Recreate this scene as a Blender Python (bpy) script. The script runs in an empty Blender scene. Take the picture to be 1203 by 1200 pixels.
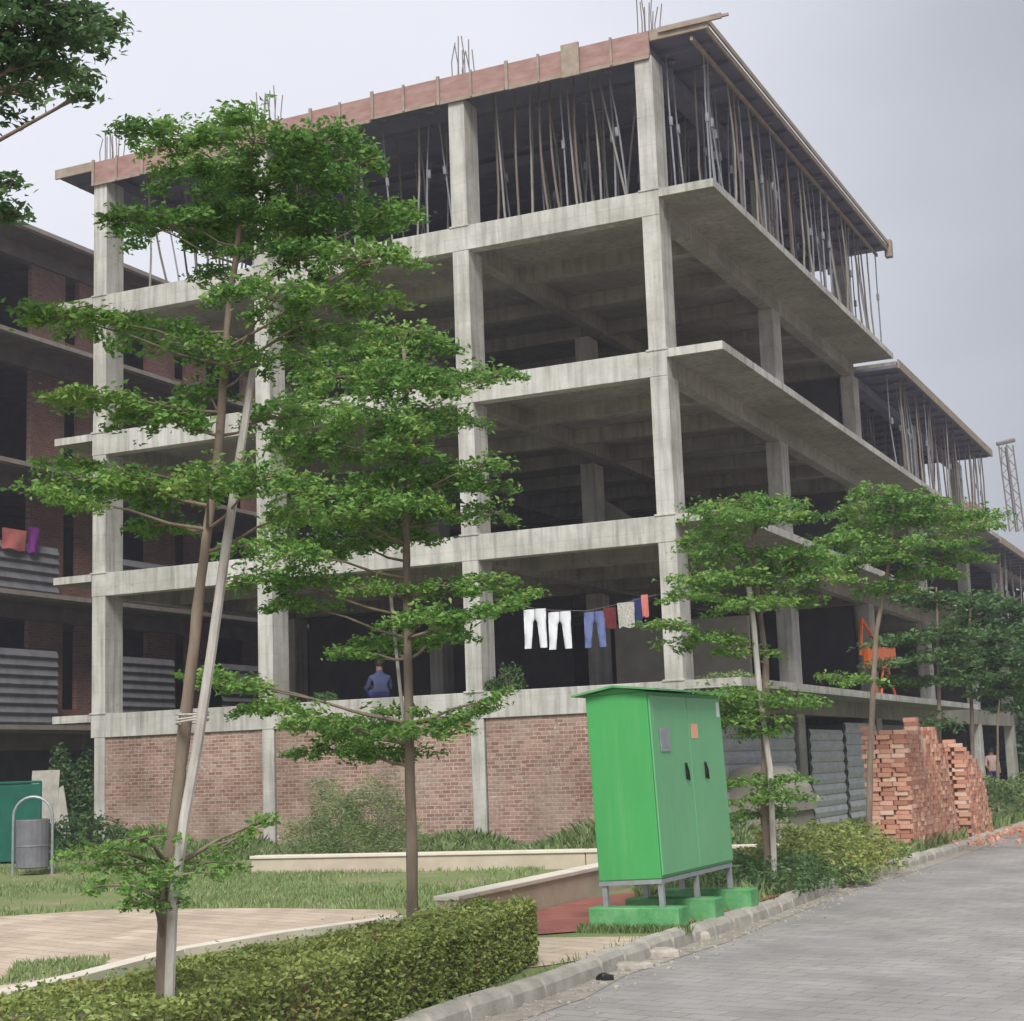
import bpy, math, random
import numpy as np
from mathutils import Vector, Matrix, Quaternion
random.seed(7); rng = np.random.default_rng(11)
S = bpy.context.scene; COL = S.collection
# ------------------------------------------------------------------ camera
F = 1916.93; PITCH = .157138; ROLL = -.035773; YAW = .436527; OX, OY = 3.18143, 31.55963
cp, sp = math.cos(PITCH), math.sin(PITCH); cr, sr = math.cos(ROLL), math.sin(ROLL)
FW = Vector((0, cp, sp)); U0 = Vector((0, -sp, cp)); R0 = Vector((1, 0, 0))
RT = R0*cr + U0*sr; UP = -R0*sr + U0*cr; CAM = Vector((0, 0, 1.6))
cd = bpy.data.cameras.new('camera'); co = bpy.data.objects.new('camera', cd); COL.objects.link(co)
cd.sensor_fit = 'HORIZONTAL'; cd.sensor_width = 36; cd.lens = 36*F/1203; cd.clip_end = 5000
M = Matrix.Identity(4)
for i in range(3):
    M[i][0] = RT[i]; M[i][1] = UP[i]; M[i][2] = -FW[i]; M[i][3] = CAM[i]
co.matrix_world = M; S.camera = co
def ray(x, y): return FW + RT*((x-601.5)/F) - UP*((y-600)/F)
def D(x, y, Y):
    d = ray(x, y); return CAM + d*(Y/d.y)
def G(x, y, z=0.0):
    d = ray(x, y); return CAM + d*((z-1.6)/d.z)
O = Vector((OX, OY, 0)); BX = Vector((math.cos(YAW), -math.sin(YAW), 0)); BY = Vector((math.sin(YAW), math.cos(YAW), 0))
def W(x, y, z=0): return O + BX*x + BY*y + Vector((0, 0, z))       # building frame -> world
# ------------------------------------------------------------------ materials
def new_mat(name):
    m = bpy.data.materials.new(name); m.use_nodes = True
    return m, m.node_tree, m.node_tree.nodes['Principled BSDF']
def ramp(t, stops):
    r = t.nodes.new('ShaderNodeValToRGB'); e = r.color_ramp.elements
    while len(e) < len(stops): e.new(.5)
    for k, (p, c) in enumerate(stops):
        e[k].position = p; e[k].color = (*c, 1)
    return r
def noise(t, scale, detail=6, vec=None, rough=.6):
    n = t.nodes.new('ShaderNodeTexNoise'); n.inputs['Scale'].default_value = scale; n.inputs['Detail'].default_value = detail
    n.inputs['Roughness'].default_value = rough
    if vec: t.links.new(vec, n.inputs['Vector'])
    return n
def mapping(t, scale=(1, 1, 1), rot=(0, 0, 0), src='Object'):
    tc = t.nodes.new('ShaderNodeTexCoord'); mp = t.nodes.new('ShaderNodeMapping')
    mp.inputs['Scale'].default_value = scale; mp.inputs['Rotation'].default_value = rot
    t.links.new(tc.outputs[src], mp.inputs['Vector']); return mp.outputs['Vector']
def mixc(t, a, b, f, mode='MIX'):
    m = t.nodes.new('ShaderNodeMix'); m.data_type = 'RGBA'; m.blend_type = mode
    for s, v in ((0, f), (6, a), (7, b)):
        if isinstance(v, (int, float)): m.inputs[s].default_value = v
        elif isinstance(v, tuple): m.inputs[s].default_value = (*v, 1)
        else: t.links.new(v, m.inputs[s])
    return m.outputs[2]
def bump(t, b, h, strength=.3, dist=.02):
    n = t.nodes.new('ShaderNodeBump'); n.inputs['Strength'].default_value = strength; n.inputs['Distance'].default_value = dist
    t.links.new(h, n.inputs['Height']); t.links.new(n.outputs[0], b.inputs['Normal'])
def mottled(name, c1, c2, scale=3, rough=.85, stretch=(1, 1, 1), bstr=.25, bscale=None, metal=0, spec=.3):
    m, t, b = new_mat(name); v = mapping(t, stretch)
    n = noise(t, scale, 8, v); r = ramp(t, [(.3, c1), (.7, c2)]); t.links.new(n.outputs[0], r.inputs[0])
    t.links.new(r.outputs[0], b.inputs['Base Color']); b.inputs['Roughness'].default_value = rough; b.inputs['Metallic'].default_value = metal
    b.inputs['Specular IOR Level'].default_value = spec
    n2 = noise(t, bscale or scale*8, 4, v); bump(t, b, n2.outputs[0], bstr, .01)
    return m
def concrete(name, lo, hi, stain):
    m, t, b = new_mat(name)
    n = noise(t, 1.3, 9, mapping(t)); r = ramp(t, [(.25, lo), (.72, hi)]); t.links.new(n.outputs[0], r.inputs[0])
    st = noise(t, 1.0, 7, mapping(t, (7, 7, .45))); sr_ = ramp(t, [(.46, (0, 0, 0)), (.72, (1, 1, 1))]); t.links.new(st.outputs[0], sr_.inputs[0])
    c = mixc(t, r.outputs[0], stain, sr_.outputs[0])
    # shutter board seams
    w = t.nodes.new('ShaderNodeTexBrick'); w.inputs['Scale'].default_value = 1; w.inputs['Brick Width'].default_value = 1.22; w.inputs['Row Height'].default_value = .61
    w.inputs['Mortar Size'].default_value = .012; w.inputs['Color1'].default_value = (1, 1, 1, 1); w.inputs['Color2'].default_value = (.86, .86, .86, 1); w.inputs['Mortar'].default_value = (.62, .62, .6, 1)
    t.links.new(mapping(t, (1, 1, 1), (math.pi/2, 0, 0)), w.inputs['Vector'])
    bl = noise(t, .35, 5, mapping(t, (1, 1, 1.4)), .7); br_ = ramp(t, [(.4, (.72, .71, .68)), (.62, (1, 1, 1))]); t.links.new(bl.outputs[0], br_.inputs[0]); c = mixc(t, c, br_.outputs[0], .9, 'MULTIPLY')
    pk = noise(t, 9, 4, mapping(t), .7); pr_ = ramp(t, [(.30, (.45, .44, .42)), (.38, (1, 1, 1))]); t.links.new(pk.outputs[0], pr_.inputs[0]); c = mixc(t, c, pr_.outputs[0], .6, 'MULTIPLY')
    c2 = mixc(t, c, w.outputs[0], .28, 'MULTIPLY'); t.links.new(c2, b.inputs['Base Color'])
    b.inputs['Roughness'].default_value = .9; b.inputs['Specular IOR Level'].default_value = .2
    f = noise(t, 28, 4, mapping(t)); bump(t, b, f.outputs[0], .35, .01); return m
def brickmat(name, c1, c2, mortar, axis='x', bw=.23, rh=.082, ms=.011, dirt=(.42, .36, .32)):
    m, t, b = new_mat(name)
    tc = t.nodes.new('ShaderNodeTexCoord'); s = t.nodes.new('ShaderNodeSeparateXYZ'); t.links.new(tc.outputs['Object'], s.inputs[0])
    c = t.nodes.new('ShaderNodeCombineXYZ'); t.links.new(s.outputs[0 if axis == 'x' else 1], c.inputs[0]); t.links.new(s.outputs[2], c.inputs[1])
    wob = noise(t, 3, 3, tc.outputs['Object']); sc = t.nodes.new('ShaderNodeVectorMath'); sc.operation = 'MULTIPLY_ADD'
    t.links.new(wob.outputs[1], sc.inputs[0]); sc.inputs[1].default_value = (.03, .03, 0); t.links.new(c.outputs[0], sc.inputs[2])
    w = t.nodes.new('ShaderNodeTexBrick'); w.inputs['Scale'].default_value = 1; w.inputs['Brick Width'].default_value = bw; w.inputs['Row Height'].default_value = rh
    w.inputs['Mortar Size'].default_value = ms; w.inputs['Mortar Smooth'].default_value = .3; w.inputs['Bias'].default_value = -.1
    w.inputs['Color1'].default_value = (*c1, 1); w.inputs['Color2'].default_value = (*c2, 1); w.inputs['Mortar'].default_value = (*mortar, 1)
    t.links.new(sc.outputs[0], w.inputs['Vector'])
    n = noise(t, .9, 7, tc.outputs['Object']); r = ramp(t, [(.45, (0, 0, 0)), (.75, (.75, .75, .75))]); t.links.new(n.outputs[0], r.inputs[0])
    cc = mixc(t, w.outputs[0], dirt, r.outputs[0])
    n3 = noise(t, 14, 4, tc.outputs['Object']); cc = mixc(t, cc, n3.outputs[0], .35, 'OVERLAY')
    if axis == 'x':
        n4 = noise(t, 11, 3, tc.outputs['Object'], .8); q4 = ramp(t, [(.60, (0, 0, 0)), (.67, (.8, .8, .8))]); t.links.new(n4.outputs[0], q4.inputs[0]); cc = mixc(t, cc, (.60, .54, .46), q4.outputs[0])
        n5 = noise(t, .5, 4, tc.outputs['Object']); q5 = ramp(t, [(.38, (.62, .58, .56)), (.6, (1, 1, 1))]); t.links.new(n5.outputs[0], q5.inputs[0]); cc = mixc(t, cc, q5.outputs[0], .8, 'MULTIPLY')
    t.links.new(cc, b.inputs['Base Color']); b.inputs['Roughness'].default_value = .95; b.inputs['Specular IOR Level'].default_value = .15
    inv = t.nodes.new('ShaderNodeMath'); inv.operation = 'SUBTRACT'; inv.inputs[0].default_value = 1; t.links.new(w.outputs[1], inv.inputs[1])
    bump(t, b, inv.outputs[0], .8, .015); return m
def leafmat(name, stops, trans=.38, rough=.55):
    m, t, b = new_mat(name)
    g = t.nodes.new('ShaderNodeNewGeometry'); n = noise(t, 1.6, 3, mapping(t))
    a = t.nodes.new('ShaderNodeMath'); a.operation = 'MULTIPLY_ADD'; t.links.new(g.outputs['Random Per Island'], a.inputs[0]); a.inputs[1].default_value = .55
    mm = t.nodes.new('ShaderNodeMath'); mm.operation = 'MULTIPLY_ADD'; t.links.new(n.outputs[0], mm.inputs[0]); mm.inputs[1].default_value = 1.3; mm.inputs[2].default_value = -.42
    t.links.new(mm.outputs[0], a.inputs[2]); r = ramp(t, stops); t.links.new(a.outputs[0], r.inputs[0])
    t.links.new(r.outputs[0], b.inputs['Base Color']); b.inputs['Roughness'].default_value = rough; b.inputs['Specular IOR Level'].default_value = .35
    tr = t.nodes.new('ShaderNodeBsdfTranslucent'); lt = mixc(t, r.outputs[0], (.9, 1, .3), .35, 'MULTIPLY'); t.links.new(r.outputs[0], tr.inputs[0])
    mx = t.nodes.new('ShaderNodeMixShader'); mx.inputs[0].default_value = trans
    t.links.new(b.outputs[0], mx.inputs[1]); t.links.new(tr.outputs[0], mx.inputs[2]); t.links.new(mx.outputs[0], t.nodes['Material Output'].inputs[0]); return m
MT = {}
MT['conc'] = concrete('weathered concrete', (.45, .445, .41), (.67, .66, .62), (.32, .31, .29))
MT['conc_soffit'] = concrete('shaded slab concrete', (.30, .29, .25), (.46, .44, .38), (.26, .25, .22))  # darker copy of the concrete, underside shade put into the colour
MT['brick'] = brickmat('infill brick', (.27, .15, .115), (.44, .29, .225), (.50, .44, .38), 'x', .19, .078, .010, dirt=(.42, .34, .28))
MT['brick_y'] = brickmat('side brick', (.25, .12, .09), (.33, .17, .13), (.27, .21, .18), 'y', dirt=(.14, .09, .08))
MT['ply'] = mottled('red shuttering ply', (.26, .14, .125), (.38, .25, .22), 2.5, .8, (1, 1, 3))
MT['deck'] = mottled('veiled shuttering underside', (.12, .12, .18), (.19, .185, .26), 1.2, .8)  # bluish lift of the lens veil is mixed into this colour
MT['batten'] = mottled('shuttering batten', (.24, .19, .15), (.38, .31, .25), 4)
MT['rebar'] = mottled('rusty rebar', (.16, .14, .14), (.24, .21, .20), 20, .8)
MT['bamboo'] = mottled('grey bamboo', (.17, .16, .145), (.34, .32, .29), 5, .7, (1, 1, .3))
MT['eucal'] = mottled('brown pole', (.11, .09, .08), (.21, .17, .145), 5, .8, (1, 1, .3))
MT['steel'] = mottled('steel prop', (.16, .17, .20), (.28, .29, .32), 5, .6)
MT['bark'] = mottled('tree bark', (.13, .10, .075), (.27, .215, .165), 9, .95, (1, 1, .25), .6, 40)
MT['stake'] = mottled('bleached stake', (.25, .23, .20), (.60, .57, .52), 9, .8, (1, 1, .2), .3)
MT['leafA'] = leafmat('fresh leaves', [(.0, (.045, .12, .03)), (.35, (.13, .28, .06)), (.7, (.23, .40, .09)), (1, (.38, .47, .13))])
MT['leafB'] = leafmat('dull leaves', [(.0, (.04, .085, .035)), (.4, (.085, .17, .06)), (.8, (.14, .24, .09)), (1, (.22, .30, .12))])
MT['leafH'] = leafmat('hedge leaves', [(.0, (.10, .15, .035)), (.45, (.24, .31, .08)), (.75, (.36, .42, .13)), (.9, (.33, .30, .10)), (1, (.40, .18, .08))], .25)
MT['leafW'] = leafmat('weed leaves', [(.0, (.10, .16, .055)), (.5, (.20, .29, .11)), (1, (.36, .40, .20))], .25)
MT['grass'] = leafmat('grass blades', [(.0, (.16, .22, .08)), (.4, (.24, .34, .13)), (.8, (.34, .41, .19)), (1, (.50, .45, .28))], .3)
def lawnmat():
    m, t, b = new_mat('lawn'); n = noise(t, .8, 12, mapping(t), .75)
    r = ramp(t, [(.36, (.38, .31, .23)), (.46, (.26, .28, .13)), (.6, (.18, .27, .10)), (.8, (.23, .31, .13))]); t.links.new(n.outputs[0], r.inputs[0])
    n2 = noise(t, 40, 5, mapping(t)); c = mixc(t, r.outputs[0], n2.outputs[0], .5, 'OVERLAY'); t.links.new(c, b.inputs['Base Color'])
    b.inputs['Roughness'].default_value = 1; b.inputs['Specular IOR Level'].default_value = .1; bump(t, b, n2.outputs[0], .8, .04); return m
MT['lawn'] = lawnmat()
def pavemat(name, c1, c2, mortar, bw, rh, rot, dirt, streak=.5, ms=.006):
    m, t, b = new_mat(name); v = mapping(t, (1, 1, 1), (0, 0, rot))
    w = t.nodes.new('ShaderNodeTexBrick'); w.inputs['Scale'].default_value = 1; w.inputs['Brick Width'].default_value = bw; w.inputs['Row Height'].default_value = rh
    w.inputs['Mortar Size'].default_value = ms; w.inputs['Mortar Smooth'].default_value = .4
    w.inputs['Color1'].default_value = (*c1, 1); w.inputs['Color2'].default_value = (*c2, 1); w.inputs['Mortar'].default_value = (*mortar, 1); t.links.new(v, w.inputs['Vector'])
    n = noise(t, .6, 9, v, .7); r = ramp(t, [(.42, (0, 0, 0)), (.7, (.8, .8, .8))]); t.links.new(n.outputs[0], r.inputs[0])
    c = mixc(t, w.outputs[0], dirt, r.outputs[0])
    st = noise(t, 1.1, 6, mapping(t, (1.2, .7, 1), (0, 0, rot+.3))); c = mixc(t, c, st.outputs[0], streak, 'OVERLAY')
    g = noise(t, 60, 3, v); c = mixc(t, c, g.outputs[0], .3, 'OVERLAY')
    t.links.new(c, b.inputs['Base Color']); b.inputs['Roughness'].default_value = .9; b.inputs['Specular IOR Level'].default_value = .2
    inv = t.nodes.new('ShaderNodeMath'); inv.operation = 'SUBTRACT'; inv.inputs[0].default_value = 1; t.links.new(w.outputs[1], inv.inputs[1])
    bump(t, b, inv.outputs[0], .5, .006); return m
MT['road'] = pavemat('grey paver road', (.29, .275, .26), (.34, .325, .305), (.19, .18, .165), .40, .20, YAW+.2, (.25, .24, .235), .45, .008)
MT['path'] = pavemat('tan paving', (.44, .355, .27), (.56, .47, .37), (.26, .215, .17), .5, .25, YAW+.35, (.50, .40, .30), .5, .012)
MT['redtile'] = pavemat('red floor tiles', (.29, .11, .09), (.34, .14, .11), (.20, .08, .07), .3, .3, YAW, (.32, .12, .10), .4)
MT['kerb'] = mottled('kerb concrete', (.27, .255, .22), (.46, .435, .38), 4, .95, bstr=.6)
MT['cream'] = mottled('cream wall render', (.42, .36, .28), (.55, .48, .38), 2.2, .9)
MT['creamtop'] = mottled('pale coping', (.62, .56, .47), (.74, .68, .58), 2.5, .85)
MT['soil'] = mottled('dry soil', (.20, .15, .11), (.33, .26, .19), 3, 1, bstr=.8)
MT['green'] = mottled('green enamel', (.04, .29, .075), (.05, .34, .09), 1.6, .38, bstr=.06, spec=.5)
def paint(name, c, dust):
    m, t, b = new_mat(name); n = noise(t, 1.2, 8, mapping(t), .7); r = ramp(t, [(.35, tuple(x*.88 for x in c)), (.7, c)]); t.links.new(n.outputs[0], r.inputs[0])
    st = noise(t, 1.5, 8, mapping(t, (5, 5, .5)), .75); q_ = ramp(t, [(.50, (0, 0, 0)), (.8, (.75, .75, .75))]); t.links.new(st.outputs[0], q_.inputs[0])
    cc = mixc(t, r.outputs[0], dust, q_.outputs[0]); sp_ = noise(t, 26, 3, mapping(t)); q2 = ramp(t, [(.70, (0, 0, 0)), (.74, (.6, .6, .6))]); t.links.new(sp_.outputs[0], q2.inputs[0])
    cc = mixc(t, cc, (.10, .16, .09), q2.outputs[0]); t.links.new(cc, b.inputs['Base Color']); rr_ = ramp(t, [(.3, (.35, .35, .35)), (.8, (.65, .65, .65))]); t.links.new(st.outputs[0], rr_.inputs[0]); t.links.new(rr_.outputs[0], b.inputs['Roughness'])
    w_ = noise(t, 1.1, 2, mapping(t)); bump(t, b, w_.outputs[0], .25, .03); return m
MT['green'] = paint('green enamel', (.065, .37, .10), (.14, .38, .16))
MT['greend'] = paint('green enamel door', (.13, .42, .18), (.22, .44, .24))
MT['greenc'] = mottled('green painted plinth', (.05, .26, .08), (.18, .42, .19), 6, .8, bstr=.5)
MT['galv'] = mottled('galvanised steel', (.28, .30, .32), (.42, .44, .46), 8, .45, metal=.5)
MT['black'] = mottled('black plastic', (.01, .01, .01), (.02, .02, .02), 8, .4)
MT['dark'] = mottled('painted interior shade', (.05, .05, .055), (.09, .085, .085), 2, 1)  # near-black tone painted in place of shade inside rooms and openings
MT['glass'] = mottled('meter glass', (.16, .18, .2), (.24, .26, .28), 10, .15, spec=.6)
MT['orangepaper'] = mottled('orange sticker', (.75, .36, .22), (.8, .42, .28), 10, .6)
MT['whitepaper'] = mottled('pale sticker', (.6, .75, .6), (.75, .85, .75), 10, .6)
MT['orange'] = mottled('orange machine paint', (.80, .14, .02), (.9, .20, .03), 5, .5)
MT['corr'] = mottled('grey sheeting', (.42, .44, .46), (.60, .62, .64), 3, .6, (1, 1, 3))
MT['corrd'] = mottled('dull dark sheeting', (.15, .15, .17), (.24, .235, .25), 3, .7)
MT['nbeam'] = mottled('neighbour dark concrete', (.14, .11, .10), (.22, .18, .16), 2, .95)  # dark brown tone for the neighbour's slabs and beams
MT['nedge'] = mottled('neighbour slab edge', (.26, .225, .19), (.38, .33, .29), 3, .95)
MT['white'] = mottled('white cotton', (.68, .70, .74), (.78, .8, .84), 6, .9)
MT['denim'] = mottled('blue denim', (.10, .13, .30), (.16, .2, .40), 8, .9)
MT['navy'] = mottled('navy cloth', (.015, .025, .10), (.03, .04, .14), 8, .9)
MT['maroon'] = mottled('maroon cloth', (.10, .015, .02), (.16, .03, .03), 8, .9)
MT['pink'] = mottled('salmon cloth', (.55, .16, .14), (.65, .22, .2), 8, .9)
MT['print'] = mottled('printed pale cloth', (.25, .24, .25), (.6, .58, .5), 30, .9)
MT['purple'] = mottled('purple cloth', (.20, .03, .25), (.28, .05, .33), 8, .9)
MT['bin'] = mottled('grey bin shell', (.13, .13, .15), (.22, .22, .24), 3, .5)
MT['greenmesh'] = mottled('green fence sheet', (.008, .085, .06), (.015, .13, .09), 2, .8)
MT['plaster'] = mottled('grey plaster', (.27, .25, .21), (.36, .34, .29), 2, .9)
MT['skin'] = mottled('brown skin', (.20, .10, .06), (.25, .13, .08), 5, .6)
MT['hair'] = mottled('black hair', (.01, .008, .008), (.02, .016, .014), 20, .6)
MT['shirt'] = mottled('blue grey shirt', (.035, .045, .10), (.06, .075, .15), 8, .9)
MT['shirt2'] = mottled('dusty pink shirt', (.36, .24, .22), (.46, .32, .29), 8, .9)
MT['gutter'] = mottled('dusty gutter', (.22, .20, .17), (.40, .36, .31), 7, 1, bstr=.8)
MT['stone'] = mottled('broken stone', (.28, .25, .21), (.5, .46, .4), 9, .95, bstr=.7)
def lbrick():
    m, t, b = new_mat('loose clay brick'); oi = t.nodes.new('ShaderNodeObjectInfo'); g = t.nodes.new('ShaderNodeNewGeometry')
    a = t.nodes.new('ShaderNodeMath'); a.operation = 'ADD'; t.links.new(oi.outputs['Random'], a.inputs[0]); t.links.new(g.outputs['Random Per Island'], a.inputs[1])
    f = t.nodes.new('ShaderNodeMath'); f.operation = 'FRACT'; t.links.new(a.outputs[0], f.inputs[0])
    r = ramp(t, [(0, (.36, .16, .11)), (.4, (.50, .25, .17)), (.8, (.58, .34, .24)), (1, (.66, .48, .37))]); t.links.new(f.outputs[0], r.inputs[0])
    n = noise(t, 25, 4, mapping(t)); c = mixc(t, r.outputs[0], n.outputs[0], .4, 'OVERLAY'); t.links.new(c, b.inputs['Base Color']); b.inputs['Roughness'].default_value = .95; return m
MT['lbrick'] = lbrick()
# ------------------------------------------------------------------ mesh helpers
class MB:
    def __init__(s): s.v = []; s.f = []; s.mi = []; s.cur = 0
    def add(s, vs, fs):
        n = len(s.v); s.v += [tuple(v) for v in vs]; s.f += [tuple(n+i for i in f) for f in fs]; s.mi += [s.cur]*len(fs)
    def box(s, x0, x1, y0, y1, z0, z1):
        s.add([(x0, y0, z0), (x1, y0, z0), (x1, y1, z0), (x0, y1, z0), (x0, y0, z1), (x1, y0, z1), (x1, y1, z1), (x0, y1, z1)],
              [(3, 2, 1, 0), (4, 5, 6, 7), (0, 1, 5, 4), (1, 2, 6, 5), (2, 3, 7, 6), (3, 0, 4, 7)])
    def obox(s, c, ax, ay, az):
        c, ax, ay, az = map(Vector, (c, ax, ay, az)); vs = [c+ax*i+ay*j+az*k for k in (-1, 1) for i, j in ((-1, -1), (1, -1), (1, 1), (-1, 1))]
        s.add(vs, [(3, 2, 1, 0), (4, 5, 6, 7), (0, 1, 5, 4), (1, 2, 6, 5), (2, 3, 7, 6), (3, 0, 4, 7)])
    def tube(s, pts, rad, n=8, cap=True):
        pts = [Vector(p) for p in pts]; rad = rad if hasattr(rad, '__len__') else [rad]*len(pts); base = len(s.v); vs = []
        ref = None
        for i, p in enumerate(pts):
            d = (pts[min(i+1, len(pts)-1)]-pts[max(i-1, 0)]).normalized()
            if ref is None: ref = d.orthogonal().normalized()
            a = (ref - d*ref.dot(d)).normalized(); b = d.cross(a); ref = a
            vs += [p+(a*math.cos(2*math.pi*k/n)+b*math.sin(2*math.pi*k/n))*rad[i] for k in range(n)]
        fs = [(i*n+k, i*n+(k+1) % n, (i+1)*n+(k+1) % n, (i+1)*n+k) for i in range(len(pts)-1) for k in range(n)]
        if cap: fs += [tuple(range(n-1, -1, -1)), tuple((len(pts)-1)*n+k for k in range(n))]
        s.add(vs, fs)
    def build(s, name, mats, parent=None, loc=None, bevel=0, smooth=False):
        me = bpy.data.meshes.new(name); off = Vector(loc) if loc is not None else None
        vs = [tuple(Vector(v)-off) for v in s.v] if off is not None else s.v
        me.from_pydata(vs, [], s.f)
        for m in (mats if isinstance(mats, (list, tuple)) else [mats]): me.materials.append(MT[m])
        if any(s.mi): me.polygons.foreach_set('material_index', s.mi)
        if smooth: me.polygons.foreach_set('use_smooth', [True]*len(s.f))
        o = bpy.data.objects.new(name, me); COL.objects.link(o)
        if parent is not None: o.parent = parent
        elif off is not None: o.location = off
        if bevel:
            b = o.modifiers.new('bevel', 'BEVEL'); b.width = bevel; b.segments = 2; b.limit_method = 'ANGLE'
        return o
def tag(o, label=None, cat=None, group=None, kind=None):
    for k, v in (('label', label), ('category', cat), ('group', group), ('kind', kind)):
        if v: o[k] = v
    return o
def empty(name, loc, label, cat, group=None, rz=0):
    o = bpy.data.objects.new(name, None); o.empty_display_size = .2; COL.objects.link(o); o.location = loc; o.rotation_euler = (0, 0, rz)
    return tag(o, label, cat, group)
def npmesh(name, verts, faces_n, mat, parent=None, quads=True):
    me = bpy.data.meshes.new(name); nv = len(verts); k = faces_n.shape[1]; nf = len(faces_n)
    me.vertices.add(nv); me.vertices.foreach_set('co', verts.astype(np.float32).ravel())
    me.loops.add(nf*k); me.loops.foreach_set('vertex_index', faces_n.astype(np.int32).ravel())
    me.polygons.add(nf); me.polygons.foreach_set('loop_start', np.arange(0, nf*k, k, dtype=np.int32))
    me.update(calc_edges=True); me.materials.append(MT[mat])
    o = bpy.data.objects.new(name, me); COL.objects.link(o)
    if parent is not None: o.parent = parent
    return o
def leaf_geo(c, size, up=.7, ratio=.42, fold=.12):
    """c: Nx3 centres, size: N lengths; up: 1 = lying flat, 0 = any direction"""
    n = len(c); a = rng.uniform(0, 2*np.pi, n); nrm = rng.normal(size=(n, 3)); nrm /= np.linalg.norm(nrm, axis=1)[:, None]
    nrm = nrm*(1-up)+np.array([0, 0, 1.])*up; nrm /= np.linalg.norm(nrm, axis=1)[:, None]
    d = np.stack([np.cos(a), np.sin(a), rng.uniform(-.25, .35, n)], 1); d -= nrm*(d*nrm).sum(1)[:, None]; d /= np.linalg.norm(d, axis=1)[:, None]
    s = np.cross(nrm, d); L = size[:, None]
    v = np.stack([c-d*L*.5, c+d*L*.12-s*L*ratio*.5+nrm*L*fold, c+d*L*.5, c+d*L*.12+s*L*ratio*.5+nrm*L*fold], 1).reshape(-1, 3)
    return v, np.arange(4*n).reshape(-1, 4)
# ------------------------------------------------------------------ world and sun
w = bpy.data.worlds.new('World'); S.world = w; w.use_nodes = True; t = w.node_tree; bg = t.nodes['Background']
SE, SA = math.radians(46), math.radians(184)       # sun elevation, compass azimuth (from +Y clockwise): behind the camera
sky = t.nodes.new('ShaderNodeTexSky'); sky.sky_type = 'NISHITA'; sky.sun_disc = False; sky.sun_elevation = SE; sky.sun_rotation = SA
sky.air_density = 1; sky.dust_density = 4; sky.ozone_density = 1
tc = t.nodes.new('ShaderNodeTexCoord')
mp = t.nodes.new('ShaderNodeMapping'); mp.inputs['Scale'].default_value = (1, 1, 2.2); t.links.new(tc.outputs['Generated'], mp.inputs[0])
n = noise(t, 2.2, 5, mp.outputs[0], .5)
# overcast deck: paler to the left, greyer to the right
sx = t.nodes.new('ShaderNodeSeparateXYZ'); t.links.new(tc.outputs['Generated'], sx.inputs[0])
mr = t.nodes.new('ShaderNodeMapRange'); mr.inputs[1].default_value = .0; mr.inputs[2].default_value = .36; t.links.new(sx.outputs[0], mr.inputs[0])
ad = t.nodes.new('ShaderNodeMath'); ad.operation = 'MULTIPLY_ADD'; t.links.new(n.outputs[0], ad.inputs[0]); ad.inputs[1].default_value = .7
t.links.new(mr.outputs[0], ad.inputs[2])
r = ramp(t, [(.2, (.87, .88, .95)), (.6, (.68, .70, .76)), (1, (.34, .35, .385))]); r.color_ramp.interpolation = 'B_SPLINE'
sc_ = t.nodes.new('ShaderNodeMath'); sc_.operation = 'MULTIPLY'; sc_.inputs[1].default_value = .72; t.links.new(ad.outputs[0], sc_.inputs[0])
for e, pos in zip(r.color_ramp.elements, (.25, .62, 1.0)): e.position = pos
t.links.new(sc_.outputs[0], r.inputs[0])
sv_ = t.nodes.new('ShaderNodeVectorMath'); sv_.operation = 'SCALE'; sv_.inputs[3].default_value = 8.0; t.links.new(r.outputs[0], sv_.inputs[0])
cm = mixc(t, sky.outputs[0], sv_.outputs[0], .9); t.links.new(cm, bg.inputs[0]); bg.inputs[1].default_value = .10
sd = bpy.data.lights.new('sun', 'SUN'); sd.energy = 2.6; sd.angle = math.radians(22); sd.color = (1, .97, .92)
so = bpy.data.objects.new('sun', sd); COL.objects.link(so)
sv = Vector((math.sin(SA)*math.cos(SE), math.cos(SA)*math.cos(SE), math.sin(SE))); so.rotation_euler = sv.to_track_quat('Z', 'Y').to_euler(); so.location = (0, -20, 30)
S.view_settings.view_transform = 'Standard'; S.view_settings.look = 'None'; S.view_settings.exposure = .47; S.view_settings.gamma = 1
S.cycles.max_bounces = 6; S.cycles.diffuse_bounces = 4; S.cycles.transparent_max_bounces = 4
# ------------------------------------------------------------------ ground, road, paths
def sheet(name, pts, z, mat, kind='structure'):
    m = MB(); m.add([(p[0], p[1], z) for p in pts], [tuple(range(len(pts)))]); o = m.build(name, mat); return tag(o, kind=kind)
KP = [(-3.2, 5.0), (-2.35, 7.2), (-1.55, 9.2), (-.74, 11.02), (.06, 12.73), (.57, 14.0), (1.07, 15.15), (1.52, 16.13), (2.49, 18.2), (3.94, 21.75), (5.93, 25.9), (8.6, 31.49), (11.9, 38.6), (16.5, 48.5), (26, 68), (60, 140)]
gs = []; N = 24
m = MB(); m.add([(-450, -200, -.3), (450, -200, -.3), (450, 700, -.3), (-450, 700, -.3)], [(0, 1, 2, 3)]); tag(m.build('ground', 'soil'), kind='structure')
m = MB()
vs = []
for i, (x, y) in enumerate(KP):
    vs += [(x-.08, y, 0), (x-75, y+10, 0)]
fs = [(2*i, 2*i+2, 2*i+3, 2*i+1) for i in range(len(KP)-1)]; m.add(vs, fs); tag(m.build('lawn', 'lawn'), kind='structure')
m = MB(); vs = []
for (x, y) in KP: vs += [(x, y, -.10), (x+9.5, y-4.5, -.10)]
vs = [(-14, -8, -.10), (6, -8, -.10)] + vs
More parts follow.
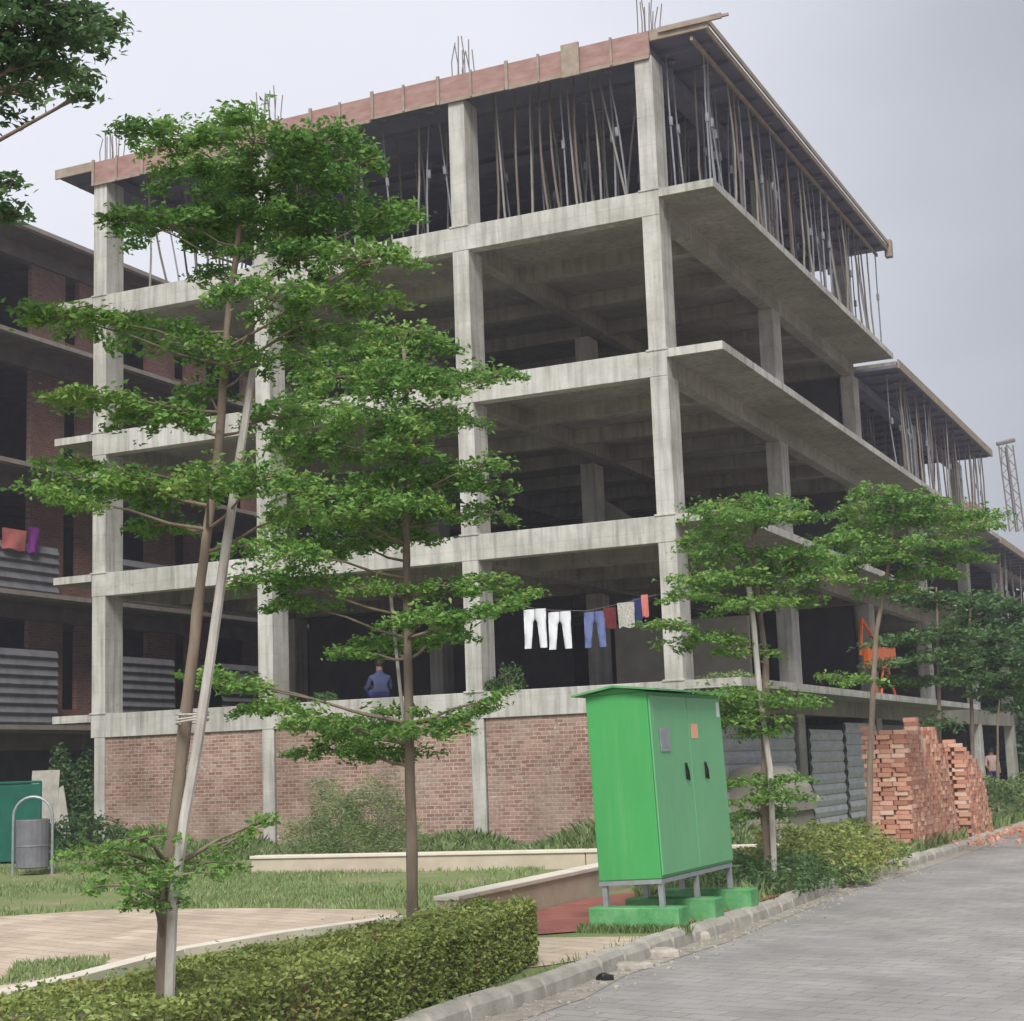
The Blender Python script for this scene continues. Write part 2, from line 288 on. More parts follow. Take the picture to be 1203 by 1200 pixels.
m.add(vs, [(2*i, 2*i+1, 2*i+3, 2*i+2) for i in range(len(vs)//2-1)]); tag(m.build('road', 'road'), kind='structure')
# kerb stones along the road, worn and slightly uneven
def along(P, step):
    out = []; d0 = 0
    for a, b in zip(P, P[1:]):
        a = Vector(a); b = Vector(b); L = (b-a).length; s = d0
        while s < L: out.append((a+(b-a)*(s/L), (b-a).normalized())); s += step
        d0 = s-L
    return out
m = MB(); rr = random.Random(4)
for p, d in along(KP[:14], .62):
    if p.y < 4: continue
    sd_ = Vector((d.y, -d.x)); h = .035+rr.uniform(-.02, .02); ang = rr.uniform(-.05, .05); L = .303
    if 16.0 < p.y < 19.5: L = .24+rr.uniform(0, .05)
    dd = Vector((d.x*math.cos(ang)-d.y*math.sin(ang), d.x*math.sin(ang)+d.y*math.cos(ang))); ss = Vector((dd.y, -dd.x))
    prof = [(-.09, -.2), (-.085, h-.02), (-.04, h+.01), (.05, h-.002), (.085, h-.05), (.10, -.12), (.11, -.2)]
    ring = []
    for e in (-L, -L+.02, L-.02, L):
        k = .8 if abs(e) == L else 1
        ring += [(p.x+dd.x*e+ss.x*a*1, p.y+dd.y*e+ss.y*a, -.2+(b+.2)*k if b > -.1 else b) for a, b in prof]
    n_ = len(prof); f = [(i*n_+k+1, i*n_+k, (i+1)*n_+k, (i+1)*n_+k+1) for i in range(3) for k in range(n_-1)] + [tuple(range(n_)), tuple(3*n_+k for k in range(n_-1, -1, -1))]
    m.add(ring, f)
ko = m.build('kerb', 'kerb', smooth=False); tag(ko, kind='structure')
m = MB(); vs = []
for i, (x, y) in enumerate(KP[:12]):
    vs += [(x+.10, y-.03, -.096), (x+.10+.2+.07*math.sin(i*2.1), y-.18, -.096)]
m.add(vs, [(2*i, 2*i+1, 2*i+3, 2*i+2) for i in range(11)]); tag(m.build('gutter', 'gutter'), kind='structure')
def gp(*l): return [G(*p) for p in l]
sheet('paved_path', gp((-200, 1084), (0, 1078), (120, 1070), (300, 1068), (462, 1070), (470, 1076), (330, 1095), (205, 1118), (90, 1145), (0, 1166), (-200, 1205)), .010, 'path')
sheet('footpath', gp((600, 1103), (770, 1101), (795, 1100), (700, 1126), (640, 1136), (600, 1140)), .008, 'path')
sheet('red_floor', [(-.55, 17.2), (.10, 16.25), (.62, 16.45), (1.3, 16.15), (3.5, 20.9), (2.2, 22.0), (.72, 20.4)], .014, 'redtile')
sheet('bare_soil', gp((330, 1010), (480, 1008), (470, 1025), (360, 1030), (310, 1022)), .006, 'soil')
m = MB()
for pts in ([(0, 1168), (90, 1148), (205, 1118)], [(208, 1117), (330, 1097), (470, 1078)], [(-200, 1210), (-5, 1169)]):
    q = [G(*p, .05) for p in pts]
    for a, b in zip(q, q[1:]):
        d = (b-a).normalized(); s_ = Vector((d.y, -d.x, 0)); c = (a+b)/2; c.z = .02
        m.obox(c, d*((b-a).length/2), s_*.10, Vector((0, 0, .05)))
tag(m.build('path_edging', 'creamtop'), kind='structure')
def lowwall(name, pts, h, th, label, cap=.05):
    loc = Vector((pts[0][0], pts[0][1], 0)); e = empty(name, loc, label, 'low wall'); b = MB(); c_ = MB()
    for a, q in zip(pts, pts[1:]):
        a = Vector((*a, 0)); q = Vector((*q, 0)); d = (q-a).normalized(); s_ = Vector((d.y, -d.x, 0)); mid = (a+q)/2; L = (q-a).length/2
        b.obox(mid+Vector((0, 0, (h-cap)/2-.1)), d*L, s_*th/2, Vector((0, 0, (h-cap)/2+.1)))
        c_.obox(mid+Vector((0, 0, h-cap/2)), d*(L+.02), s_*(th/2+.03), Vector((0, 0, cap/2)))
    b.build('wall', 'cream', e, loc); c_.build('coping', 'creamtop', e, loc, bevel=.008); return e
lowwall('planter_wall', [(-.80, 16.9), (.62, 20.5), (1.6, 23)], .36, .22, 'low cream planter wall with pale coping running behind the green cabinet')
lowwall('boundary_wall', [(-4.6, 28.4), (1.0, 26.6), (4.4, 26.0)], .30, .25, 'low cream wall crossing the lawn in front of the brick infill')
# ------------------------------------------------------------------ the unfinished building
LV = [3.17, 6.41, 9.74, 13.07]; RB, RT_ = 15.87, 16.48; XA = [0, -4.32, -9.38, -13.95]; CW, CD = .38, .65; CANT = 1.15
bld = empty('unfinished_building', O, 'grey concrete frame building under construction, open storeys, propped top formwork', 'building', rz=-YAW)
def bx(name, mat, *a, bevel=0):
    m = MB(); m.box(*a); return m.build(name, mat, bld, bevel=bevel)
rr = random.Random(3)
def column(x, y, z0, z1, w=CW, d=CD):
    m = MB(); m.box(x-w, x, y, y+d, z0-.02, z1+.02)
    if z0 > 1: m.box(x-w-.05, x+.04, y-.03, y+d+.03, z0-.01, z0+.035)
    return m.build('column', 'conc', bld, bevel=.012)
tops = LV+[RB+.05]; BD = .53
for x in XA:
    column(x, 0.004, -.3, LV[0]-BD, .3 if x else CW)
    for k in range(4): column(x, .004, LV[k], tops[k+1]-(BD if k < 3 else 0))
for y in (8.0, 16.2, 24.4, 33.0, 41.2):
    column(-.004, y, -.3, LV[0]-BD)
    kmax = 4 if y < 17 else (3 if y < 34 else 2)
    for k in range(kmax): column(-.004, y, LV[k], tops[k+1]-(BD if k < 3 else 0))
for (x, y) in ((-4.9, 8.0), (-9.4, 8.0), (-4.9, 16.2), (-13.95, 8.0), (-13.95, 16.2)):
    for k in range(4): column(x, y, LV[k], tops[k+1]-(BD if k < 3 else 0))
# slabs with thin cantilevered edges
ends = [50, 50, 50, 16.4]
for k, z in enumerate(LV):
    yb = ends[k]
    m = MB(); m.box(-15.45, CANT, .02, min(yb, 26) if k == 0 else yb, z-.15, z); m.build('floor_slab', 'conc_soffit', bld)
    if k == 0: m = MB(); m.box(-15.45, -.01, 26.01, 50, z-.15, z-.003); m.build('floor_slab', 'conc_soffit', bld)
    # edge strips: band without the soffit's painted shade on the cantilever front and sides
    m = MB(); m.box(.002, CANT+.012, -.012, .02, z-.165, z+.004); m.box(CANT, CANT+.012, .02, min(yb, 26) if k == 0 else yb, z-.155, z+.006); m.build('slab_edge', 'conc', bld)
    m = MB(); m.box(-15.46, -14.345, -.012, .02, z-.165, z+.004); m.build('slab_edge', 'conc', bld)
    # facade beams
    m = MB(); m.box(-14.34, 0, -.006, .30, z-BD, z+.006); m.build('facade_beam', 'conc', bld, bevel=.01)
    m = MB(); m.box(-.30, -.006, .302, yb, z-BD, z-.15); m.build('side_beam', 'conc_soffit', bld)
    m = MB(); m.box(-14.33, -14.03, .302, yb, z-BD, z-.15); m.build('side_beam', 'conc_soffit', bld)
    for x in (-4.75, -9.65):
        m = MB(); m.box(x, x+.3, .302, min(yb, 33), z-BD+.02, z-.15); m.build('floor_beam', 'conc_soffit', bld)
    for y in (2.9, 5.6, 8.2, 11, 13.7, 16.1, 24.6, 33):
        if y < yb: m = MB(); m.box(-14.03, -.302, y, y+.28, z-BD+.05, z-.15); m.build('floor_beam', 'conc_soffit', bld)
# ground storey brick infill, facade
for x0, x1 in ((-14.0, -9.70), (-9.37, -4.62), (-4.31, -.39)):
    m = MB(); m.box(x0+.02, x1-.02 if x1 > -1 else x1, .05, .28, -.3, LV[0]-BD-.002); m.build('brick_wall', 'brick', bld)
# walls added behind the bays; interior shade put into their dark colour
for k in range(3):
    m = MB(); m.box(-13.9, -.5, 16.3, 16.5, LV[k], LV[k+1]-BD); m.build('added_dark_wall', 'dark', bld)
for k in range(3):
    for y_ in (33.1, 49): m = MB(); m.box(-13.9, -.5, y_, y_+.2, LV[k-1] if k else -.3, LV[k]-BD); m.build('added_dark_wall', 'dark', bld)
m = MB(); m.box(-13.9, -.5, 51.2, 51.4, -.3, LV[2]-.5); m.build('added_dark_wall', 'dark', bld)
m = MB(); m.box(-6.2, -6.0, 34, 51, LV[1], LV[2]-.5); m.build('added_dark_wall', 'dark', bld)
m = MB(); m.box(-4.5, -4.3, 17, 51, -.3, LV[1]-.2); m.build('added_dark_wall', 'dark', bld)
m = MB(); m.box(-13.9, -.4, 8.25, 8.4, -.3, LV[0]-BD); m.build('added_dark_wall', 'dark', bld)
m = MB(); m.box(-13.9, -6.0, 8.66, 8.8, LV[0]+.0, LV[1]-BD); m.build('added_dark_wall', 'dark', bld)
m = MB(); m.box(-13.9, -9.9, 8.1, 8.25, LV[1], LV[2]-BD); m.build('added_dark_wall', 'dark', bld)
# half height plastered wall and stair by the laundry
m = MB(); m.box(-3.9, -.6, 6.4, 6.55, LV[0], LV[0]+1.75); m.build('plastered_wall', 'plaster', bld)
def stair(k, x0, x1, y):
    z0, z1 = LV[k], LV[k+1]; zm = (z0+z1)/2+.2; m = MB(); n_ = 10
    for i in range(n_):
        xa = x0+(x1-x0)*i/n_; xb = x0+(x1-x0)*(i+1)/n_; za = z0+(zm-z0)*(i+1)/n_; lo = min(xa, xb); hi = max(xa, xb)
        m.box(lo, hi, y, y+1.3, za-.32, za)
    m.build('stair', 'plaster', bld)
    m = MB(); m.add([(x0, y-.12, z0), (x0, y-.12, z0+.5), (x1, y-.12, zm+.6), (x1, y-.12, zm-.4), (x0, y-.01, z0), (x0, y-.01, z0+.5), (x1, y-.01, zm+.6), (x1, y-.01, zm-.4)],
                    [(0, 3, 2, 1), (4, 5, 6, 7), (0, 1, 5, 4), (1, 2, 6, 5), (2, 3, 7, 6), (3, 0, 4, 7)]); m.build('stair_wall', 'plaster', bld)
stair(1, -3.0, -5.6, 8.9); stair(2, -6.2, -9.0, 9.2)
# roof formwork of the front section
m = MB(); m.box(-15.45, CANT, .03, 16.7, RT_-.22, RT_-.16)
for y in np.arange(.6, 16.6, 1.1): m.box(-15.3, CANT-.05, y, y+.09, RT_-.31, RT_-.221)
m.build('formwork_deck', 'deck', bld)
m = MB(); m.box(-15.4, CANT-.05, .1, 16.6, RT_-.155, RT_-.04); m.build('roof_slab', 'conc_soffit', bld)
m = MB(); m.box(-.42, -.05, .1, 16.5, RB+.02, RT_-.32); m.box(-14.3, -14.0, .1, 16.5, RB+.02, RT_-.32)
for y in (4.2, 8.1, 12.2, 16.2): m.box(-13.9, -.45, y, y+.35, RB+.05, RT_-.32)
m.build('beam_formwork', 'deck', bld)
xs = [-14.36, -12.9, -11.4, -9.9, -8.2, -6.6, -4.95, -3.3, -1.75, -.02]
for i, (a, b) in enumerate(zip(xs, xs[1:])):
    dz = rr.uniform(-.04, .04); y0 = rr.uniform(-.05, -.02); m = MB(); m.box(a+.01, b-.01, y0, .02, RB+.02+dz, RT_-.03+dz); p = m.build('fascia_board', 'ply', bld)
    m = MB(); m.box(a+.02, a+.09, y0-.05, y0-.001, RB-.02+dz, RT_+.02+dz)
    xx = (a+b)/2; m.box(xx, xx+.05, y0-.05, y0-.001, RB-.0+dz, RT_+dz)
    m.box(a+.1, b-.02, y0-.03, y0-.001, RB-.02+dz, RB+.05+dz); m.build('batten', 'batten', p)
m = MB(); m.box(-1.95, -1.55, -.13, -.075, RB-.05, RT_+.06); m.build('plywood_patch', 'batten', bld)
m = MB(); m.box(0, CANT+.1, -.04, .02, RT_-.25, RT_-.02); m.box(.2, CANT+.4, -.10, -.045, RT_-.14, RT_-.03); m.box(CANT+.4, CANT+.55, -.1, -.05, RT_-.12, RT_-.07); m.build('edge_board', 'batten', bld)
m = MB(); m.box(-15.5, -14.37, -.04, .02, RT_-.25, RT_-.02); m.build('edge_board', 'batten', bld)
m = MB(); m.box(CANT+.005, CANT+.05, .03, 16.7, RT_-.27, RT_-.15); m.box(CANT+.06, CANT+.10, .03, 16.75, RT_-.13, RT_-.02); m.box(CANT-.32, CANT-.26, .05, 16.6, RT_-.40, RT_-.315); m.build('edge_board', 'batten', bld)
m = MB(); m.box(CANT-.05, CANT+.15, 16.55, 16.8, RT_-.45, RT_+.05); m.build('edge_board', 'batten', bld)
# formwork of the two lower sections behind
for (ya, yb, z) in ((16.8, 33.4, 12.98), (33.7, 52, 9.70)):
    m = MB(); m.box(-14.3, CANT+.02, ya, yb, z-.24, z-.16)
    for y in np.arange(ya+.5, yb, 1.2): m.box(-14.3, CANT-.05, y, y+.09, z-.33, z-.241)
    m.build('formwork_deck', 'deck', bld)
    m = MB(); m.box(CANT+.03, CANT+.08, ya, yb, z-.26, z); m.build('edge_board', 'batten', bld)
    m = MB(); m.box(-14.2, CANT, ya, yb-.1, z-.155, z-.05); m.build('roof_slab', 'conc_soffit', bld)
    m = MB(); m.box(-.42, -.05, ya, yb, z-.6, z-.335); m.build('beam_formwork', 'deck', bld)
# column starter bars
def rebar(x, y, z, n_, h, name='rebar_bundle', sp_=.5):
    m = MB()
    for i in range(n_):
        px = x-CW*.9+CW*.8*(i % 3)/2; py = y+.06+sp_*(i//3)/max(1, (n_-1)//3); hh = h*rr.uniform(.7, 1.1)
        m.tube([(px, py, z-.05), (px+rr.uniform(-.02, .02), py, z+hh*.5), (px+rr.uniform(-.08, .08), py+rr.uniform(-.06, .06), z+hh)], .013, 5)
    return m.build(name, 'rebar', bld)
for x in XA: rebar(x+.02, .1, RT_-.05, 9, .95)
rebar(-9.3, 8.2, RT_-.05, 8, .9)
for y in (8.2, 24.6, 30.5, 33.0): rebar(-.05, y, 12.98 if y > 17 else RT_-.05, 6, .9) if y > 17 else None
for y in (41, 45): rebar(-.05, y, 9.7, 6, 1.1)
for k in (2, 3):
    for i in range(9 if k == 2 else 4):
        y = (1.0 if k == 2 else 2)+i*1.9; m = MB()
        for j in range(5):
            yy = y+j*.33+rr.uniform(-.1, .1); m.tube([(-.16, yy, LV[k]-.02), (-.14+rr.uniform(-.05, .05), yy+rr.uniform(-.05, .05), LV[k]+rr.uniform(.15, .38))], .010, 4)
        m.build('rebar_bundle', 'rebar', bld)
# small heap of debris hanging mortar at the slab ends
# ------------------------------------------------------------------ props
def prop_mesh(kind, h):
    m = MB(); n_ = 6; j = rr.uniform(-.09, .09); r0 = {'bamboo': .024, 'eucal': .026, 'steel': .02}[kind]
    pts = [(j*math.sin(math.pi*i/n_), rr.uniform(-.012, .012), h*i/n_) for i in range(n_+1)]
    m.tube(pts, [r0*(1.15-.35*i/n_) for i in range(n_+1)], 7)
    if kind == 'steel':
        m.box(-.07, .07, -.07, .07, 0, .012); m.box(-.07, .07, -.07, .07, h-.012, h); m.tube([(0, 0, h*.5), (0, 0, h*.56)], .042, 7)
    elif kind == 'bamboo':
        for i in range(1, n_+1): m.tube([(pts[i][0], pts[i][1], pts[i][2]-.03), (pts[i][0], pts[i][1], pts[i][2]-.01)], r0*1.1, 7)
    return m
protos = {}
def prop(x, y, z0, z1, kind, label, group, lean=None, cat='prop'):
    h = z1-z0; key = (kind, round(h, 1), rr.randint(0, 2)); nm = {'bamboo': 'bamboo_prop', 'eucal': 'wooden_prop', 'steel': 'steel_prop'}[kind]
    lx, ly = lean if lean else (rr.uniform(-.05, .05), rr.uniform(-.04, .04))
    if key not in protos:
        o = prop_mesh(kind, h).build(nm, kind); protos[key] = o
    else:
        o = protos[key].copy(); COL.objects.link(o)
    p0 = W(x, y, z0); p1 = W(x+lx*h, y+ly*h, z1); d = (p1-p0); L = d.length
    o.location = p0; o.rotation_mode = 'QUATERNION'; o.rotation_quaternion = Vector((0, 0, 1)).rotation_difference(d.normalized()) @ Quaternion((0, 0, 1), rr.uniform(0, 6)); o.scale = (1, 1, L/h)
    tag(o, label, cat, group); return o
KN = {'bamboo': 'grey bamboo prop', 'eucal': 'brown timber prop', 'steel': 'thin steel prop'}
z0, z1 = LV[3], RB+.36
bays = [(-13.4, -9.8, 'left bay'), (-9.3, -4.9, 'bay left of middle column'), (-4.2, -.5, 'bay between middle and corner columns')]
for bi, (a, b, txt) in enumerate(bays):
    n_ = 12 if bi == 2 else 9
    for row, (yy, hz) in enumerate(((.85, z1), (2.0, z1), (3.6, z1))):
        for i in range(n_ if row == 0 else n_-2):
            k = rr.choice(['bamboo', 'bamboo', 'eucal', 'steel']); x = a+(b-a)*(i+.5+rr.uniform(-.35, .35))/n_*(1 if row == 0 else n_/(n_-2))
            ln = (rr.uniform(-.22, .18), rr.uniform(0, .05)) if rr.random() < .45 else None
            rn = ('front row', 'second row', 'back row')[row]
            prop(x, yy+rr.uniform(-.15, .15), z0, hz, k, f'{KN[k]}, {rn} on top floor, {txt}', f'{k} props, {rn}, top floor {txt}', ln)
for row, (xx, rn) in enumerate(((.85, 'outermost row'), (.25, 'second row'), (-1.0, 'third row'), (-2.4, 'fourth row'))):
    n_ = (34, 30, 22, 16)[row]
    for i in range(n_):
        k = rr.choice(['bamboo', 'steel', 'steel', 'eucal']); y = .5+16*(i+rr.uniform(.1, .9))/n_; x = xx+rr.uniform(-.12, .12)
        ln = (rr.uniform(-.1, .02), rr.uniform(-.16, .16)) if rr.random() < .4 else (rr.uniform(-.03, .01), rr.uniform(-.03, .03))
        half = 'nearer the corner column' if y < 8 else 'towards the far end'
        prop(x, y, z0, z1-.02, k, f'{KN[k]}, {rn} under road side top formwork, {half}', f'{k} props, {rn}, road side of the top floor, {half}', ln)
z0, z1 = LV[2], 12.66
for row, (xx, rn) in enumerate(((.9, 'outer row'), (-.9, 'inner row'))):
    n_ = (34, 26)[row]
    for i in range(n_):
        k = rr.choice(['bamboo', 'steel', 'eucal']); y = 17+16.2*(i+rr.uniform(.1, .9))/n_; half = 'on the near side' if y < 25 else 'at the far end'
        prop(xx+rr.uniform(-.15, .1), y, z0, z1, k, f'{KN[k]}, {rn} under the lower formwork behind, {half}', f'{k} props, {rn}, second block, {half}')
z0, z1 = LV[1], 9.38
for i in range(18):
    k = rr.choice(['bamboo', 'steel', 'eucal']); y = 34+16*(i+rr.uniform(.1, .9))/18
    prop(.8+rr.uniform(-.15, .1), y, z0, z1, k, f'{KN[k]} under the lowest formwork at the far right end of the building', f'{k} props of the farthest block')
# ------------------------------------------------------------------ neighbouring building on the left
NX = -19.6
nb = empty('neighbour_building', W(NX, 0, 0), 'brown brick and concrete apartment block half finished, seen at the left edge', 'building', rz=-YAW)
def nbx(name, mat, *a, par=None):
    m = MB(); m.box(*a); return m.build(name, mat, par or nb)
NL = [3.2, 6.74, 10.24, 13.8, 16.9]
for z in NL:
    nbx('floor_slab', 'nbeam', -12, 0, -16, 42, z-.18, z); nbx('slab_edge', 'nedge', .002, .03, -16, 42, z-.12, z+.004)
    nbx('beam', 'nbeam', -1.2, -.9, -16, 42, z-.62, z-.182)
nbx('dark_backing', 'dark', -6.3, -6, -16, 42, 0, 16.8)  # dark sheet painted as the shade behind the openings
V0 = 4.93
for k in range(5):
    z0 = NL[k-1] if k else -.3; z1 = NL[k]-.62; yy = -14.0
    if k == 0:
        nbx('dark_recess', 'dark', -2.3, -2.0, -16, 42, -.3, z1+.4); continue  # dark sheet standing in for the shaded ground floor recess
    for i in range(11):
        y = V0+(i-3)*5.2
        # brick pier, narrow dark opening, brick pier, wide balcony opening
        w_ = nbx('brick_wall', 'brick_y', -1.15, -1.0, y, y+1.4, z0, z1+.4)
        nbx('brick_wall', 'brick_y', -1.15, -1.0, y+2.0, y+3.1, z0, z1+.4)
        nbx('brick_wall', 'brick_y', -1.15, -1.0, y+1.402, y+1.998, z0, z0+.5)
        if k in (1, 2):
            m = MB(); hh_ = 2.0 if k == 1 else 1.3; nr_ = int(hh_/.24)
            for j in range(nr_):
                za = z0+.02+j*hh_/nr_; zb_ = za+hh_/nr_; ya, yb = y+2.75, y+5.5
                m.add([(-.25, ya, za), (-.25, yb, za), (-.19, yb, za+.07), (-.19, ya, za+.07), (-.25, yb, zb_), (-.25, ya, zb_)], [(0, 1, 2, 3), (3, 2, 4, 5)])
            m.build('balcony_sheet', 'corrd', nb)
# cloths hung on the neighbour's balcony
def cloth(name, mat, p, wdt, hgt, along_, label, cat, legs=False, group=None):
    """hanging garment at p (centre of its top edge); width vector along_"""
    m = MB(); n1, n2 = 9, 12; al = Vector(along_).normalized(); nr = Vector((al.y, -al.x, 0)); th = .02
    def outline(s, v):   # s -1..1, v 0..1 down
        return s
    vs = []; fs = []
    if legs:
        for side in (-1, 1):
            base = len(vs)
            for j in range(n2+1):
                v = j/n2; lo, hi = (0.02, 1.0-.12*v) if v < .33 else (.18+.18*(v-.33)/.67, .95-.05*v)
                spread = 1+.12*v
                for i in range(5):
                    s = side*(lo+(hi-lo)*i/4)*spread; bulge = .035*math.sin(math.pi*i/4)+.01*math.sin(9*v+i)
                    vs.append(al*(s*wdt/2)+nr*bulge+Vector((0, 0, -v*hgt)))
            for j in range(n2+1):
                v = j/n2; lo, hi = (0.02, 1.0-.12*v) if v < .33 else (.18+.18*(v-.33)/.67, .95-.05*v)
                for i in range(5):
                    s = side*(lo+(hi-lo)*i/4)*(1+.12*v); vs.append(al*(s*wdt/2)-nr*(.03*math.sin(math.pi*i/4)+.005)+Vector((0, 0, -v*hgt)))
            q = 5*(n2+1)
            for j in range(n2):
                for i in range(4):
                    a = base+j*5+i; fs += [(a, a+1, a+6, a+5), (a+q+5, a+q+6, a+q+1, a+q)]
                for i in (0, 4):
                    a = base+j*5+i; fs.append((a, a+5, a+q+5, a+q))
    else:
        for side in (1, -1):
            for j in range(n2+1):
                for i in range(n1):
                    s = -1+2*i/(n1-1); v = j/n2; vs.append(al*(s*wdt/2*(1-.06*v))+nr*(.03*math.sin(3.3*s+2*v)*v+side*.012)+Vector((0, 0, -v*hgt*(1+.04*math.sin(4*s)))))
        q = n1*(n2+1)
        for j in range(n2):
            for i in range(n1-1):
                a = j*n1+i; fs += [(a, a+1, a+n1+1, a+n1), (a+q+n1, a+q+n1+1, a+q+1, a+q)]
    m.add([Vector(p)+Vector(v) for v in vs], fs); o = m.build(name, mat, loc=p, smooth=True); return tag(o, label, cat, group)
def nbp(px, py, off):      # point on plane parallel to the road facade of the neighbour, x = NX+off
    d = ray(px, py); t_ = ((W(NX+off, 0)-CAM).dot(BX))/d.dot(BX); return CAM+d*t_
cloth('hanging_cloth', 'pink', nbp(17, 622, -.12), .9, .55, BY, 'orange cloth hung over a balcony of the brick block at the left edge', 'cloth')
cloth('hanging_cloth', 'purple', nbp(40, 620, -.12), .4, .7, BY, 'purple cloth beside the orange one on the left balcony', 'cloth')
# ------------------------------------------------------------------ laundry in the first floor bay
def ap(px, py, v):         # point on plane parallel to the front facade at depth v
    d = ray(px, py); t_ = ((W(0, v)-CAM).dot(BY))/d.dot(BY); return CAM+d*t_
LA = -BX
p0 = ap(590, 708, .5); p1 = ap(640, 717, .5); p2 = ap(690, 718, .5); p3 = ap(735, 708, .5); p4 = ap(775, 698, .5)
m = MB(); m.tube([p0, p1, p2, p3, p4], .006, 5); tag(m.build('clothes_line', 'rebar', loc=p0), 'thin washing line strung between two columns of the first floor', 'clothes line')
cloth('trousers', 'white', ap(628, 716, .5), .50, .80, BX, 'white trousers on the washing line, the pair nearer the middle column', 'trousers', True)
cloth('trousers', 'white', ap(657, 719, .5), .50, .76, BX, 'white trousers hanging right beside another white pair and left of the blue jeans', 'trousers', True)
cloth('trousers', 'denim', ap(698, 719, .5), .46, .72, BX, 'blue jeans hanging on the washing line', 'trousers', True)
cloth('shirt', 'maroon', ap(716, 714, .5), .26, .42, BX, 'dark maroon cloth hanging next to the blue jeans', 'clothes')
cloth('towel', 'print', ap(735, 708, .5), .36, .50, BX, 'pale printed cloth hanging on the washing line', 'cloth')
cloth('shirt', 'navy', ap(748, 703, .52), .18, .55, BX, 'navy cloth hanging between the printed one and the salmon one', 'clothes')
cloth('towel', 'pink', ap(757, 699, .5), .14, .44, BX, 'narrow salmon cloth hanging at the right end of the washing line', 'cloth')
# ------------------------------------------------------------------ orange hoist on the first floor by the road
def bp(px, py, x=.3):
    d = ray(px, py); t_ = ((W(x, 0)-CAM).dot(BX))/d.dot(BX); return CAM+d*t_
b0 = bp(1034, 800); loc = Vector((b0.x, b0.y, LV[0]))
hz = empty('mini_hoist', loc, 'orange builders hoist with boxy counterweight standing on the first floor edge', 'hoist')
sw = loc.y/F
def hp(px, py): return bp(px, py)
m = MB(); c = bp(1034, 773); wv = (bp(1050, 773)-bp(1018, 773))/2; m.obox(c, wv, wv.normalized().cross(Vector((0, 0, 1)))*.08, Vector((0, 0, .30))); m.build('counterweight', 'orange', hz, loc, bevel=.02)
for (a, b, r_) in (((1011, 770), (1012, 726), .05), ((1012, 727), (1033, 762), .05), ((1030, 745), (1031, 764), .05)):
    m = MB(); m.tube([bp(*a), bp(*b)], r_, 6); m.build('frame_bar', 'orange', hz, loc)
for (a, b) in (((1024, 783), (1030, 800)), ((1037, 783), (1034, 802)), ((1042, 783), (1052, 806))):
    m = MB(); q = bp(*b); q.z = LV[0]; m.tube([bp(*a), q], .04, 6); m.build('leg', 'orange', hz, loc)
# ------------------------------------------------------------------ hoist tower on the far block, masonry box, white sack
yl = 47; tb = W(-1.2, 40, 9.7); 
tw = empty('hoist_tower', D(1190, 600, 66), 'thin dark lattice hoist with short top beam beyond the far right end', 'hoist'); loc = tw.location.copy()
for (a, b) in (((1177, 525), (1190, 625)), ((1186, 523), (1200, 625))):
    A_, B_ = D(*b, 66), D(*a, 66); m = MB(); off = Vector((.16, .1, 0)); n_ = 12
    for s in (-1, 1): m.tube([A_+off*s, B_+off*s], .035, 5)
    for i in range(n_):
        s = 1 if i % 2 else -1; m.tube([A_.lerp(B_, i/n_)+off*s, A_.lerp(B_, (i+1)/n_)-off*s], .02, 4)
    m.build('leg', 'rebar', tw, loc)
m = MB(); m.tube([D(1171, 522, 66), D(1192, 517, 66)], .09, 6); m.build('top_beam', 'rebar', tw, loc)
m = MB(); m.tube([D(1177, 525, 66), D(1177, 560, 66)], .02, 5); m.build('cable', 'rebar', tw, loc)
m = MB(); q = W(-.6, 36.5, 9.66); m.obox(q+Vector((0, 0, .75)), BX*.9, BY*1.0, (0, 0, .75)); m.obox(q+Vector((.1, 0, 1.65)), BX*.5, BY*.6, (0, 0, .15)); tag(m.build('masonry_box', 'brick', loc=q), 'small brown masonry box on the roof of the far lower block', 'masonry')
# ------------------------------------------------------------------ feeder cabinet
K = Vector((1.33, 16.2, .498)); LX, LY, LH = .655, 2.24, 1.82
cab = empty('electrical_cabinet', Vector((K.x, K.y, .226)), 'tall bright green electrical cabinet with two handles on steel legs by the kerb', 'electrical cabinet', rz=-YAW)
cab.rotation_euler = (math.radians(.3), math.radians(-2.0), -YAW)
zb = .272
m = MB(); m.box(-LX, 0, 0, LY, zb, zb+LH); m.build('body', 'green', cab, bevel=.01)
for i, (y0, y1) in enumerate(((.015, 1.11), (1.125, 2.225))):
    m = MB(); m.box(.001, .022, y0, y1, zb+.03, zb+LH-.04); dr = m.build('door', 'greend', cab, bevel=.006)
    m = MB(); yh = .92 if i == 0 else 1.54; m.box(.023, .034, yh-.015, yh+.04, zb+.93, zb+1.10); m.tube([(.034, yh+.0, zb+1.08), (.05, yh+.005, zb+1.02), (.045, yh+.03, zb+.92)], .011, 6); m.build('handle', 'black', dr)
    if i == 0:
        m = MB(); y_, z_ = .22, zb+1.22; m.box(.023, .034, y_, y_+.27, z_, z_+.235); fr = m.build('window_frame', 'galv', dr, bevel=.004)
        m = MB(); m.box(.0345, .037, y_+.04, y_+.23, z_+.035, z_+.2); m.build('window_pane', 'glass', fr)
    else:
        m = MB(); m.box(.023, .025, 2.08, 2.18, zb+1.58, zb+1.74); m.build('sticker', 'whitepaper', dr)
m = MB(); m.box(.0232, .0255, 1.19, 1.39, zb+1.35, zb+1.50); m.build('sticker', 'orangepaper', cab)
